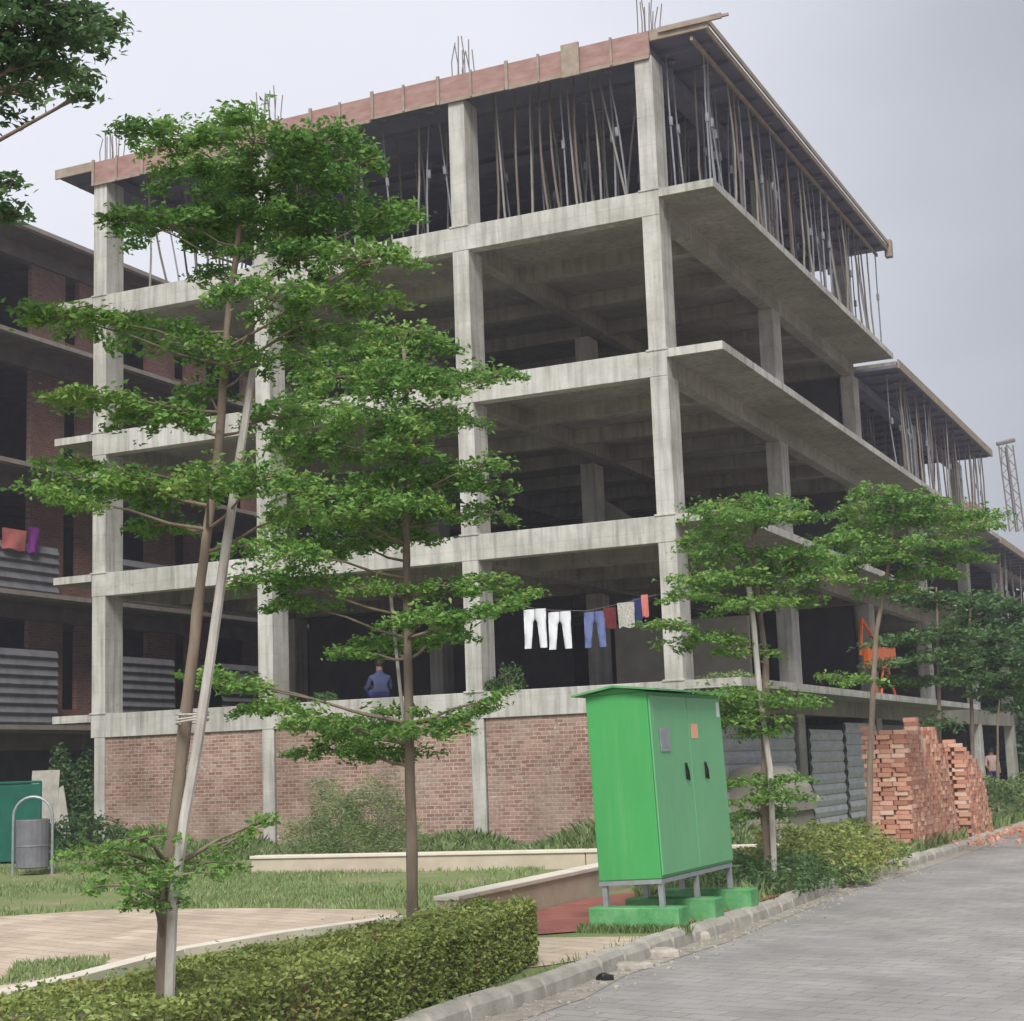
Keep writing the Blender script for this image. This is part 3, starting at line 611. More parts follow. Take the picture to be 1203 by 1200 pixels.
# gabled sheet lid
m = MB(); ov = .12; zt = zb+LH; prof = [(-LX-ov, zt-.012), (-LX/2, zt+.055), (ov, zt-.012), (ov, zt-.03), (ov+.0, zt+.006), (-LX/2, zt+.075), (-LX-ov, zt+.006)]
pr = [(-LX-ov, zt-.0), (-LX/2, zt+.062), (ov, zt-.0), (ov, zt+.018), (-LX/2, zt+.085), (-LX-ov, zt+.018)]
vs = [(x, -.08, z) for x, z in pr]+[(x, LY+.1, z) for x, z in pr]
m.add(vs, [(0, 1, 4, 5), (1, 2, 3, 4), (11, 10, 7, 6), (10, 9, 8, 7)]+[(i, i+6, (i+1) % 6+6, (i+1) % 6) for i in range(6)]); m.build('lid', 'greenc', cab)
m = MB(); m.add([(-LX, .001, zt), (0, .001, zt), (-LX/2, .001, zt+.061), (-LX, .02, zt), (0, .02, zt), (-LX/2, .02, zt+.061)], [(0, 1, 2), (5, 4, 3), (0, 2, 5, 3), (1, 4, 5, 2)]); m.build('gable', 'green', cab)
m = MB()
for (x0, x1, y0, y1) in ((-LX, 0, 0, .04), (-LX, 0, LY-.04, LY), (-.04, 0, .04, LY-.04), (-LX, -LX+.04, .04, LY-.04)): m.box(x0, x1, y0, y1, zb-.045, zb-.002)
m.build('base_frame', 'galv', cab)
for (x, y) in ((-.05, .02), (-LX+.02, .02), (-.05, 1.05), (-LX+.05, 1.05), (-.05, LY-.08), (-LX+.05, LY-.08)):
    m = MB(); m.box(x-.0, x+.05, y, y+.05, .0, zb-.046); m.build('leg', 'galv', cab)
for i, (y, lab) in enumerate(((-.07, 'nearest of three green painted concrete plinths under the cabinet'), (.96, 'middle green painted concrete plinth under the cabinet'), (2.12, 'farthest green painted concrete plinth under the cabinet'))):
    q = Vector((K.x, K.y, 0))+BY*y; m = MB(); c = q+BX*(-.29)+BY*.13+Vector((0, 0, .10)); m.obox(c, BX*(.47+.02*i), BY*.14, (0, 0, .13))
    tag(m.build('plinth', 'greenc', loc=q, bevel=.012), lab, 'plinth', 'green concrete plinths')
# ------------------------------------------------------------------ litter bin, green fence, boards at left
q = Vector((G(38, 1028).x, G(38, 1028).y, 0))
bn = empty('litter_bin', q, 'grey cylindrical litter bin hung on a hooped pipe frame', 'litter bin'); R = .30
m = MB(); m.tube([q+Vector((0, 0, z)) for z in (.12, .14, .50, .52, .54, .98, 1.0)], [R*.9, R, R, R*1.03, R, R*1.02, R*1.0], 20, True); m.build('drum', 'bin', bn, q)
m = MB(); m.tube([q+Vector((0, 0, 1.001)), q+Vector((0, 0, 1.006))], R*.9, 20); m.build('opening', 'dark', bn, q)  # dark disc paints the shade inside the drum
m = MB(); hoop = [q+Vector((-R-.06, 0, 0)), q+Vector((-R-.06, 0, .9))]+[q+Vector((-(R+.06)*math.cos(a), 0, 1.05+.36*math.sin(a))) for a in np.linspace(.1, math.pi-.1, 12)]+[q+Vector((R+.06, 0, .9)), q+Vector((R+.06, 0, 0))]
m.tube(hoop, .028, 8); m.build('hoop_frame', 'galv', bn, q)
fa, fb = D(-60, 1000, 35.5), D(47, 1000, 35); fa.z = fb.z = 0
fe = empty('green_fence', fb, 'dark green sheet fence at the left edge behind the litter bin', 'fence')
d = (fb-fa).normalized(); s_ = Vector((d.y, -d.x, 0)); m = MB(); m.obox((fa+fb)/2+Vector((0, 0, .85)), d*((fb-fa).length/2), s_*.01, (0, 0, .8)); m.build('sheet', 'greenmesh', fe, fb)
m = MB(); m.tube([fa+Vector((0, 0, 1.69)), fb+Vector((0, 0, 1.69))], .03, 6); m.build('rail', 'greenmesh', fe, fb)
for k in range(3):
    p = fa.lerp(fb, k/2); m = MB(); m.tube([p, p+Vector((0, 0, 1.7))], .035, 6); m.build('post', 'greenmesh', fe, fb)
q = D(52, 930, 37.5); q.z = 0; m = MB(); m.obox(q+Vector((0, 0, 1.2)), (.30, .05, 0), (0, .02, 0), (.0, .15, .75)); m.obox(q+Vector((.35, 0, .95)), (.16, .05, .10), (0, .02, 0), (-.12, .12, .55)); tag(m.build('leaning_board', 'kerb', loc=q), 'pale boards leaning behind the green fence', 'board')
# ------------------------------------------------------------------ grey sheeting of the road side ground storey
def sheetwall(y0, y1, z0, z1, x, lab, mat='corr', rows=9):
    q = W(x, y0, 0); e = MB(); n_ = rows
    h = (z1-z0)/n_
    for i in range(n_):
        za = z0+i*h; A = [W(x, y0, za+.01), W(x, y1, za+.01), W(x+.035, y1, za+h*.5), W(x+.035, y0, za+h*.5)]; B_ = [W(x+.035, y0, za+h*.5), W(x+.035, y1, za+h*.5), W(x, y1, za+h-.008), W(x, y0, za+h-.008)]
        e.add(A, [(0, 1, 2, 3)]); e.add(B_, [(0, 1, 2, 3)])
    P_ = [W(x-.03, y0, z0), W(x-.03, y1, z0), W(x-.03, y1, z1), W(x-.03, y0, z1)]; e.add(P_, [(0, 1, 2, 3)])
    tag(e.build('hoarding_panel', mat, loc=q), lab, 'hoarding', 'grey ribbed hoarding sheets')
sheetwall(1.0, 7.6, -.1, 2.35, -.02, 'grey ribbed sheet left of the dark ground floor column, beside the cabinet')
sheetwall(9.0, 12.2, -.1, 2.3, -.02, 'grey ribbed sheet just right of the dark ground floor column')
sheetwall(12.5, 16.0, -.1, 2.5, -.02, 'grey ribbed sheet half hidden by the brick stack')
sheetwall(17.2, 23.8, -.1, 2.5, -.22, 'grimy sheet wall right of the brick stack', 'corrd')
q = W(.4, 3.6, 0); m = MB(); m.tube([q+Vector((0, 0, .75))-BY*1.0, q+Vector((0, 0, .75))+BY*1.3], .001, 3)
m = MB(); n_ = 12; vs = []
for e_ in (-1.1, 1.1):
    vs += [q+BY*e_+BX*(.9*math.cos(math.pi*i/n_))*.9+Vector((0, 0, .55+.95*math.sin(math.pi*i/n_))) for i in range(n_+1)]
m.add(vs, [(i, i+1, n_+2+i, n_+1+i) for i in range(n_)]+[tuple(range(n_, -1, -1)), tuple(range(n_+1, 2*n_+2))]); m.obox(q+Vector((0, 0, .28)), BX*.75, BY*1.0, (0, 0, .27))
tag(m.build('material_heap', 'plaster', loc=q), 'rounded grey brown heap between the cabinet and the dark column', 'heap')
# ------------------------------------------------------------------ brick stacks
bm_ = MB(); bm_.box(-.112, .112, -.054, .054, 0, .074); bp0 = None
B0 = Vector((6.42, 27.6, 0)); sX, sY = BX, BY; cnt = 0
stuff = MB()
def brick_at(c, rz, solo, label, group):
    global bp0, cnt
    ang = -YAW+rz
    if solo and cnt < 298:
        if bp0 is None: bp0 = bm_.build('brick', 'lbrick', bevel=.004); o = bp0
        else: o = bp0.copy(); COL.objects.link(o)
        o.location = c; o.rotation_euler = (0, 0, ang); tag(o, label, 'brick', group); cnt += 1
    else:
        ca, sa = math.cos(ang), math.sin(ang); stuff.obox(c+Vector((0, 0, .037)), Vector((ca, sa, 0))*.112, Vector((-sa, ca, 0))*.054, (0, 0, .037))
H = .078
def stack(org, wx, ly, topf, lab, grp, solo_y):
    for k in range(31):
        z = k*H
        # front face: stretchers
        nx = int(wx/.236)
        for i in range(nx):
            x = -wx+(i+.5)*wx/nx+(.06 if k % 2 else 0)+rr.uniform(-.012, .012); 
            if z+H > topf(x, 0): continue
            brick_at(org+sX*x+sY*(.06+rr.uniform(-.03, .03))+Vector((0, 0, z)), rr.uniform(-.04, .04), True, f'clay brick in the front face of {lab}', f'bricks in the front face of {grp}')
        ny = int(ly/.118)
        for j in range(ny):
            y = .18+j*.118
            if z+H > topf(0, y): continue
            setb = .007*k*(1+.5*math.sin(y*3))
            brick_at(org+sX*(-.11-setb+rr.uniform(-.02, .02))+sY*y+Vector((0, 0, z)), rr.uniform(-.05, .05), j < solo_y, f'end-on clay brick in the road side of {lab}', f'end-on bricks in the road side of {grp}')
    # fill: inner courses
    for j in range(int(ly/.3)):
        y = .25+j*.3; h = max(.2, min(topf(0, y), topf(-wx, y), 2.05)-.16); stuff.obox(org+sX*(-wx/2-.1)+sY*y+Vector((0, 0, h/2)), sX*(wx/2-.12), sY*.145, (0, 0, h/2))
def tf1(x, y): return (2.08+.05*math.sin(x*9) if y < 1.6 else (2.32 if 1.8 < y < 2.2 else 2.2 if y < 2.5 else (2.15 if y < 3.4 else 1.85-.3*(y-3.4)+.06*math.sin(y*7))))
def tf2(x, y): return 1.85+.05*math.sin(y*5) if y < 1.0 else 1.7-.3*(y-1.0)+.08*math.sin(y*8)
stack(B0, .73, 4.4, tf1, 'the tall near brick stack', 'the near stack', 5)
stack(B0+sY*4.85+sX*.12, .9, 2.7, tf2, 'the lower far brick stack', 'the far stack', 0)
so_ = stuff.build('brick_pile', 'lbrick'); tag(so_, 'remaining bricks of the two red clay brick stacks beside the road', 'bricks', kind='stuff')
m = MB()
for i in range(260):
    y = rr.uniform(2, 11); p = B0+sY*y+sX*(abs(rr.gauss(0, .5))+.15); s_ = rr.uniform(.015, .05); a = rr.uniform(0, 3); m.obox(p+Vector((0, 0, s_*.3)), Vector((math.cos(a), math.sin(a), .2))*s_, Vector((-math.sin(a), math.cos(a), 0))*s_*.6, (0, 0, s_*.5))
tag(m.build('brick_rubble', 'lbrick'), 'crushed red brick rubble at the foot of the stacks', 'rubble', kind='stuff')
# ------------------------------------------------------------------ stones by the kerb
def stone(px, py, s, flat, lab, mat='stone', z=-.1):
    p = G(px, py, z); m = MB(); n_ = 9; r1 = random.Random(px); vs = []
    rad = [s*r1.uniform(.7, 1.1) for _ in range(n_)]
    for zz, k in ((0, 1), (flat*.7, .95), (flat, .7)):
        vs += [p+Vector((rad[i]*k*math.cos(2*math.pi*i/n_)*1.3, rad[i]*k*math.sin(2*math.pi*i/n_), zz+r1.uniform(-.01, .01))) for i in range(n_)]
    fs = [(j*n_+i, j*n_+(i+1) % n_, (j+1)*n_+(i+1) % n_, (j+1)*n_+i) for j in range(2) for i in range(n_)]+[tuple(2*n_+i for i in range(n_))]
    m.add(vs, fs); tag(m.build('stone', mat, loc=p), lab, 'stone')
stone(740, 1138, .17, .05, 'flat pale stone slab lying on the road just left of the one nearest the plinth')
stone(775, 1124, .16, .07, 'grey stone slab on the road edge below the nearest plinth')
stone(820, 1104, .11, .08, 'small whitish stone on the road edge beside the middle plinth')
stone(711, 1152, .06, .05, 'dark pebble lying alone on the road', 'black')
stone(895, 1070, .12, .07, 'grey stone at the end of the broken kerb right of the cabinet')
stone(925, 1062, .12, .05, 'brownish stone against the kerb left of the bush')
stone(1010, 1026, .15, .08, 'stone on the road edge under the bush')
stone(1045, 1016, .14, .08, 'stone between the bush and the brick stack')
for i in range(0): pass
m = MB()
for i in range(420):
    p, d = rr.choice(along(KP[3:11], .2)); s_ = rr.uniform(.006, .022); q = Vector((p.x, p.y, -.094))+Vector((d.y, -d.x, 0))*(abs(rr.gauss(0, .22))+.12); a = rr.uniform(0, 3)
    m.obox(q, Vector((math.cos(a), math.sin(a), .2))*s_, Vector((-math.sin(a), math.cos(a), 0))*s_*.7, (0, 0, s_*.5))
tag(m.build('gravel', 'stone'), 'loose grit along the kerb', 'gravel', kind='stuff')
# ------------------------------------------------------------------ people
def person(name, joints, edges, rads, loc, zones, label, hair_c=None, hair_r=.1, face=None):
    me = bpy.data.meshes.new(name); me.from_pydata([tuple(Vector(j)) for j in joints], edges, []); o = bpy.data.objects.new(name, me); COL.objects.link(o)
    sk = o.modifiers.new('skin', 'SKIN'); sub = o.modifiers.new('sub', 'SUBSURF'); sub.levels = sub.render_levels = 2
    for i, r_ in enumerate(rads):
        me.skin_vertices[0].data[i].radius = (r_, r_) if not hasattr(r_, '__len__') else r_
    me.skin_vertices[0].data[0].use_root = True
    dg = bpy.context.evaluated_depsgraph_get(); nm = bpy.data.meshes.new_from_object(o.evaluated_get(dg)); o.modifiers.clear(); o.data = nm; nm.materials.clear()
    for mt in ('skin', zones['shirt'], zones['trousers']): nm.materials.append(MT[mt])
    for p in nm.polygons:
        p.use_smooth = True; p.material_index = zones['f'](p.center)
    o.location = loc; tag(o, label, 'person')
    h = MB(); c = Vector(hair_c); n_ = 12; vs = []; 
    for j in range(6):
        ph = math.pi*.62*j/5
        vs += [c+Vector((hair_r*.86*math.sin(ph)*math.cos(2*math.pi*i/n_), hair_r*math.sin(ph)*math.sin(2*math.pi*i/n_)-(.012 if face else -.012), hair_r*1.08*math.cos(ph))) for i in range(n_)]
    h.add(vs, [(j*n_+i, (j+1)*n_+i, (j+1)*n_+(i+1) % n_, j*n_+(i+1) % n_) for j in range(5) for i in range(n_)]); h.build('hair', 'hair', o, smooth=True)
    return o
# seated worker, back to the camera
J = [(0, 0, .12), (0, .02, .32), (0, .05, .50), (0, .05, .60), (0, .06, .72), (0, .07, .80),
     (-.19, .05, .50), (-.26, .12, .28), (-.16, .32, .30), (-.12, .40, .32), (.19, .05, .50), (.26, .12, .28), (.16, .32, .30), (.12, .40, .32),
     (-.14, .05, .12), (-.22, .45, .34), (-.14, .40, .06), (-.14, .55, .04), (.14, .05, .12), (.22, .45, .34), (.14, .40, .06), (.14, .55, .04)]
E_ = [(0, 1), (1, 2), (2, 3), (3, 4), (4, 5), (2, 6), (6, 7), (7, 8), (8, 9), (2, 10), (10, 11), (11, 12), (12, 13), (0, 14), (14, 15), (15, 16), (16, 17), (0, 18), (18, 19), (19, 20), (20, 21)]
Rr = [.15, .145, .15, .06, .09, .07, .07, .05, .04, .035, .07, .05, .04, .035, .10, .07, .05, .04, .10, .07, .05, .04]
q = ap(447, 818, 1.1); q.z = LV[0]
def fz(c): return 0 if c.z > .66 else (0 if c.y > .22 and .22 < c.z < .38 and abs(c.x) < .19 else (1 if c.z > .2 and c.y < .24 else 2))
pp = person('person', J, E_, Rr, q, {'shirt': 'shirt', 'trousers': 'navy', 'f': fz}, 'person in blue grey shirt sitting with back turned on the first floor edge', (0, .065, .80), .118)
pp.rotation_euler = (0, 0, .3)
# standing worker far right
J = [(0, 0, .95), (0, 0, 1.18), (0, 0, 1.42), (0, 0, 1.50), (0, -.01, 1.60), (0, -.01, 1.70), (-.19, 0, 1.40), (-.25, -.05, 1.12), (-.2, -.22, .98), (-.18, -.28, .96), (.19, 0, 1.40), (.25, 0, 1.12), (.26, -.06, .88), (.26, -.08, .80),
     (-.10, 0, .92), (-.12, -.04, .50), (-.13, .02, .08), (-.13, -.12, .04), (.10, 0, .92), (.13, .04, .50), (.15, .08, .08), (.15, -.06, .04)]
E_ = [(0, 1), (1, 2), (2, 3), (3, 4), (4, 5), (2, 6), (6, 7), (7, 8), (8, 9), (2, 10), (10, 11), (11, 12), (12, 13), (0, 14), (14, 15), (15, 16), (16, 17), (0, 18), (18, 19), (19, 20), (20, 21)]
Rr = [.14, .13, .15, .055, .085, .07, .07, .05, .04, .035, .07, .05, .04, .035, .10, .07, .05, .04, .10, .07, .05, .04]
q = D(1166, 905, 62); q.z = 0
person('person', J, E_, Rr, q, {'shirt': 'shirt2', 'trousers': 'navy', 'f': lambda c: 0 if c.z > 1.47 or (abs(c.x) > .17 and c.z < 1.1 and c.z > .75) else (1 if c.z > .9 else 2)}, 'person in dusty pink shirt and dark trousers standing among weeds at right', (0, 0, 1.65), .10, True)
# ------------------------------------------------------------------ trees
DENS = 4.6
def pad_points(c, R, Rz, dens, rise=0.0, ry=None):
    """rosette centres of one flat spray of twigs; returns points and twig tips"""
    ry = ry or R*.85; K_ = max(5, int(6+R*7)); pts = []; tips = []
    az = np.linspace(0, 2*np.pi, K_, endpoint=False)+rng.uniform(-.35, .35, K_)
    n = max(10, int(dens*DENS*R*ry)); per = max(3, n//K_)
    for a in az:
        L = rng.uniform(.55, 1.22); ca, sa = math.cos(a), math.sin(a); wob = rng.uniform(-.5, .5)
        tt = np.sqrt(rng.uniform(.02, 1, per)); wd = .34*(1-.6*tt)
        la = rng.normal(0, 1, per)*wd*R*.42
        x = ca*L*R*tt - sa*la; y = sa*L*ry*tt + ca*la
        z = Rz*(np.abs(rng.normal(0, .75, per))*(1-.75*tt)-.25 + .6*math.sin(a*2+wob)*.35*tt) + (rise*x) - .35*Rz*tt**2
        pts.append(np.stack([x, y, z], 1)+np.array(c)); tips.append(Vector((c[0]+ca*L*R*.85, c[1]+sa*L*ry*.85, c[2]+rise*ca*L*R*.85-.1*Rz)))
    return np.concatenate(pts), tips
def tree(name, trunkpx, Y, pads, leafsize, dens, label, r0, mat='leafA', group=None, base_z=0, up=.45, ros=6, twig=.006):
    tp = [D(x, y, Y) for x, y in trunkpx]; tp[0].z = base_z; base = Vector((tp[0].x, tp[0].y, base_z))
    e = empty(name, base, label, 'tree', group); m = MB(); n = len(tp)
    # smooth trunk
    fine = []
    for i in range(n-1):
        for k in range(4):
            s = k/4; fine.append(tp[i].lerp(tp[i+1], s)+Vector((rng.uniform(-.4, .4)*r0*.2, rng.uniform(-.4, .4)*r0*.2, 0)))
    fine.append(tp[-1]); N_ = len(fine); m.tube(fine, [r0*(1-.72*(i/N_))*(1.35 if i == 0 else 1+rng.uniform(-.08, .14)) for i in range(N_)], 10)
    allp = []
    for pd in pads:
        px, py, rx, rz = pd[:4]; dy = pd[4] if len(pd) > 4 else rng.uniform(-.5, .5)*.9; rise = pd[5] if len(pd) > 5 else rng.uniform(-.08, .08)
        c = D(px, py, Y+dy); sc = c.y/F; R = rx*sc*1.18; Rz = rz*sc*1.05
        pts, tips = pad_points(c, R, Rz*1.05, dens*(.42 if Y < 9 and py > 950 else 1), rise); allp.append(pts)
        # branch from trunk below the pad
        zt_ = c.z-max(.12, .45*abs(Vector((c.x-tp[0].x, c.y-tp[0].y)).length)*.6)
        best = min(fine, key=lambda p: abs(p.z-zt_)); idx = fine.index(best); rb = max(r0*.16, r0*(1-.72*idx/N_)*.42)
        mid = best.lerp(c, .55)+Vector((0, 0, .05*R)); 
        m.tube([best, best.lerp(mid, .5)-Vector((0, 0, .02)), mid, c], [rb, rb*.8, rb*.6, rb*.4], 6, False)
        for tpnt in tips:
            m.tube([c.lerp(mid, .3*rng.random()), c.lerp(tpnt, .5)+Vector((0, 0, .02*R)), tpnt], [rb*.35+.001, twig, twig*.5], 4, False)
    m.build('trunk', 'bark', e, base, smooth=True)
    P_ = np.concatenate(allp); P_ = np.repeat(P_, ros, axis=0)+rng.normal(0, leafsize*.62, (len(P_)*ros, 3))*np.array([1, 1, .45])
    sz = leafsize*rng.uniform(.55, 1.25, len(P_)); v, f = leaf_geo(P_-np.array(base), sz, up); npmesh('crown', v, f, mat, e)
    return e
def stake(name, pts, r_, label, parent_tree=None):
    m = MB(); m.tube(pts, r_, 8); o = m.build(name, 'stake', loc=pts[0]); return tag(o, label, 'stake')
T1 = [(185, 1176), (196, 1050), (212, 900), (224, 790), (240, 650), (256, 540), (264, 430), (270, 350), (282, 270), (290, 200)]
P1 = [(165, 152, 40, 12), (215, 160, 60, 18), (300, 160, 90, 22), (385, 165, 60, 24), (425, 190, 35, 24), (250, 205, 80, 26), (345, 210, 85, 30),
      (150, 255, 40, 12), (205, 265, 70, 20), (290, 262, 95, 28), (385, 258, 85, 28), (455, 250, 45, 18), (440, 300, 60, 18), (360, 300, 70, 18),
      (330, 345, 75, 24), (420, 350, 55, 18), (255, 320, 30, 12),
      (60, 368, 40, 9), (110, 375, 60, 14), (180, 385, 62, 20), (240, 408, 45, 24), (370, 385, 60, 22), (315, 420, 45, 24),
      (85, 462, 38, 8), (135, 472, 55, 14), (200, 488, 62, 24), (240, 460, 35, 18), (330, 490, 45, 20),
      (75, 585, 45, 12, None, -.25), (125, 562, 60, 24), (185, 575, 72, 28), (245, 565, 55, 28), (315, 560, 50, 26), (190, 618, 40, 14), (350, 600, 40, 20), (90, 545, 38, 14)]
P1 = [(p[0], p[1], p[2], p[3])+((rng.uniform(-.5, .5),)+p[5:] if len(p) > 4 else ()) for p in P1]
P1b = [(110, 1000, 42, 8), (150, 1015, 55, 16), (195, 1030, 55, 18), (130, 1040, 45, 14), (180, 1058, 45, 12), (240, 1012, 42, 15), (280, 985, 34, 10, 0, .5), (308, 965, 20, 7, 0, .6), (165, 985, 38, 10)]
tree('young_tree', T1, 8.85, P1+P1b, .046, 440, 'tall young tree nearest the camera, leaning right out of the hedge at left', .040, base_z=.0, group='young layered trees planted along the road')
a = D(195, 1172, 8.72); a.z = 0.1
stake('tree_stake', [a, D(203, 1060, 8.7), D(211, 1005, 8.7), D(217, 960, 8.7), D(226, 910, 8.7), D(233, 870, 8.7), D(250, 755, 8.7), D(266, 640, 8.7), D(281, 540, 8.72), D(297, 435, 8.75)], [.028, .028, .028, .028, .028, .028, .027, .026, .024, .02], 'long bleached stake tied to the tall leaning tree at the left')
m = MB()
for k in range(3): 
    c = D(226, 838+k*5, 8.78); m.tube([c+Vector((.085*math.cos(a_), .085*math.sin(a_), .01*math.sin(a_+k))) for a_ in np.linspace(0, 2*math.pi, 14)], .006, 5, False)
tag(m.build('tie_cord', 'stake', loc=D(226, 840, 8.78)), 'pale cord binding the long stake to the leaning tree', 'cord')
T2 = [(485, 1110), (484, 1000), (481, 900), (480, 800), (478, 700), (477, 620), (479, 540), (478, 470), (474, 410)]
P2 = [(465, 392, 50, 16), (425, 412, 50, 16), (500, 410, 45, 14), (400, 440, 60, 22), (470, 440, 75, 24), (545, 445, 50, 16), (590, 440, 24, 8), (370, 480, 62, 26), (440, 492, 75, 26), (520, 490, 55, 20), (345, 515, 48, 20), (400, 530, 60, 22),
      (480, 560, 75, 22), (545, 565, 50, 22), (430, 580, 60, 22), (350, 570, 45, 18), (580, 600, 26, 16, None, -.4), (500, 600, 60, 22), (575, 545, 28, 12), (370, 610, 60, 20), (320, 640, 48, 18), (400, 640, 55, 20), (480, 630, 45, 16), (310, 680, 42, 18), (365, 680, 50, 18), (350, 710, 40, 10), (440, 690, 35, 12),
      (540, 690, 50, 16), (580, 680, 25, 8), (500, 725, 55, 14), (560, 720, 50, 10, None, .25), (610, 703, 32, 7, None, .35), (450, 755, 50, 12), (520, 748, 45, 12), (415, 768, 35, 7), 
      (245, 792, 32, 9), (285, 805, 45, 12), (320, 830, 45, 12), (370, 848, 52, 16), (430, 855, 55, 17), (490, 858, 50, 16), (540, 842, 40, 13, None, .35), (575, 822, 28, 8, None, .5), (400, 880, 50, 12), (460, 885, 45, 12), (470, 835, 30, 10)]
P2 = [(p[0], p[1], p[2], p[3])+((rng.uniform(-.6, .6),)+p[5:] if len(p) > 4 else ()) for p in P2]
P2 += [(x, y, rx_, 20, -.45) for x, y, rx_ in ((478, 455, 50), (478, 525, 50), (475, 590, 50), (400, 600, 45), (350, 650, 45))]
tree('young_tree', T2, 13.0, P2, .058, 240, 'bright green layered young tree at the back of the hedge, before the middle column', .048, base_z=.0, group='young layered trees planted along the road')
a = D(486, 1090, 13.12); a.z = 0
stake('tree_stake', [a, D(480, 900, 13.12), D(469, 800, 13.1), D(459, 700, 13.1)], .014, 'thin pale stake behind the trunk of the tree in the middle')
T3 = [(905, 1010), (899, 960), (899, 860), (900, 780), (893, 720), (885, 660), (888, 600)]
P3 = [(885, 590, 50, 10), (845, 603, 45, 10), (925, 603, 42, 10), (880, 612, 60, 12), (830, 635, 40, 12), (950, 650, 50, 16), (870, 650, 60, 14), (905, 670, 65, 16), (845, 680, 55, 14), (960, 680, 40, 12), (820, 700, 42, 10), (880, 710, 50, 12), (930, 705, 40, 8),
      (790, 735, 36, 8, None, -.15), (835, 750, 50, 12), (870, 765, 35, 8), (850, 815, 50, 10), (900, 822, 55, 13), (940, 825, 30, 8), (870, 845, 50, 12), (895, 858, 40, 10), (870, 825, 50, 10),
      (880, 918, 40, 7), (910, 935, 45, 9), (890, 955, 45, 9), (930, 915, 25, 6)]
P3 = [(p[0], p[1], p[2], p[3])+((rng.uniform(-.6, .6),)+p[5:] if len(p) > 4 else ()) for p in P3]
tree('young_tree', T3, 20.5, P3, .082, 90, 'young flat-topped tree directly right of the green cabinet', .065, group='young layered trees planted along the road', ros=6)
a = D(908, 1000, 20.3); a.z = 0
stake('tree_stake', [a, D(905, 905, 20.3), D(893, 820, 20.3), D(886, 740, 20.35), D(880, 690, 20.4)], .036, 'white stake crossing the trunk of the tree right of the cabinet')
T4 = [(1018, 985), (1022, 900), (1026, 800), (1030, 740), (1040, 690), (1048, 630), (1050, 590)]
P4 = [(1030, 580, 40, 10), (1065, 590, 45, 12), (1010, 598, 35, 10), (1100, 605, 50, 12), (1050, 612, 60, 14), (1140, 618, 32, 9), (1000, 632, 48, 14), (1080, 640, 60, 15), (1030, 655, 50, 14), (1130, 655, 35, 8), (1090, 672, 45, 12), (985, 660, 30, 10), (1050, 690, 40, 10), (1160, 605, 25, 8), (985, 795, 26, 7), (1012, 800, 22, 6)]
tree('young_tree', T4, 25.5, P4, .10, 70, 'young tree whose thin trunk rises in front of the tall brick stack', .055, group='young layered trees planted along the road')
T5 = [(1106, 960), (1104, 880), (1102, 780), (1101, 720), (1100, 690)]
P5 = [(1085, 700, 40, 7), (1120, 708, 42, 8), (1060, 752, 45, 7), (1100, 745, 45, 9), (1085, 775, 50, 8), (1120, 765, 40, 9), (1055, 800, 30, 6), (1100, 800, 40, 7), (1100, 850, 30, 12)]
tree('young_tree', T5, 33.5, P5, .14, 34, 'slim tree with thin flat layers just behind the brick stacks', .05, 'leafB', group='young layered trees planted along the road')
T6 = [(1147, 990), (1143, 900), (1141, 820), (1138, 760), (1140, 710)]
P6 = [(1150, 705, 40, 12), (1180, 715, 35, 12), (1140, 730, 42, 12), (1175, 745, 45, 16), (1150, 765, 45, 14), (1190, 775, 40, 16), (1160, 795, 40, 12), (1200, 740, 30, 15), (1130, 785, 30, 8), (1185, 810, 40, 12), (1205, 800, 30, 15)]
tree('young_tree', T6, 37.5, P6, .16, 34, 'darker bushy tree at the right edge beyond the brick stacks', .06, 'leafB', group='young layered trees planted along the road')
T7 = [(1174, 960), (1172, 900), (1172, 850), (1176, 800)]
P7 = [(1178, 800, 30, 14), (1200, 790, 30, 16), (1215, 820, 30, 16), (1195, 830, 30, 10), (1215, 760, 35, 18)]
tree('young_tree', T7, 45, P7, .15, 28, 'farthest small tree on a pole-thin trunk at the right edge', .05, 'leafB', group='young layered trees planted along the road')
# overhanging tree off the left edge
T0 = [(-330, 1300), (-300, 1000), (-270, 700), (-220, 400), (-170, 150), (-130, 40)]
P0 = [(25, 25, 50, 22), (65, 45, 50, 20), (110, 40, 30, 10), (128, 30, 20, 6), (30, 70, 50, 22), (80, 85, 34, 14), (95, 112, 16, 8), (20, 105, 36, 14), (-30, 60, 60, 30), (-80, 20, 70, 40), (90, 15, 35, 12), (45, 0, 50, 16), (-60, 120, 60, 30), (5, 215, 22, 16), (-20, 240, 34, 22), (-80, 230, 60, 30), (12, 250, 20, 10), (-140, 120, 70, 40), (-150, 250, 70, 40)]
tree('overhanging_tree', T0, 8.0, P0, .06, 420, 'dark leafy tree branches hanging into the top left corner of the view', .09, 'leafB')
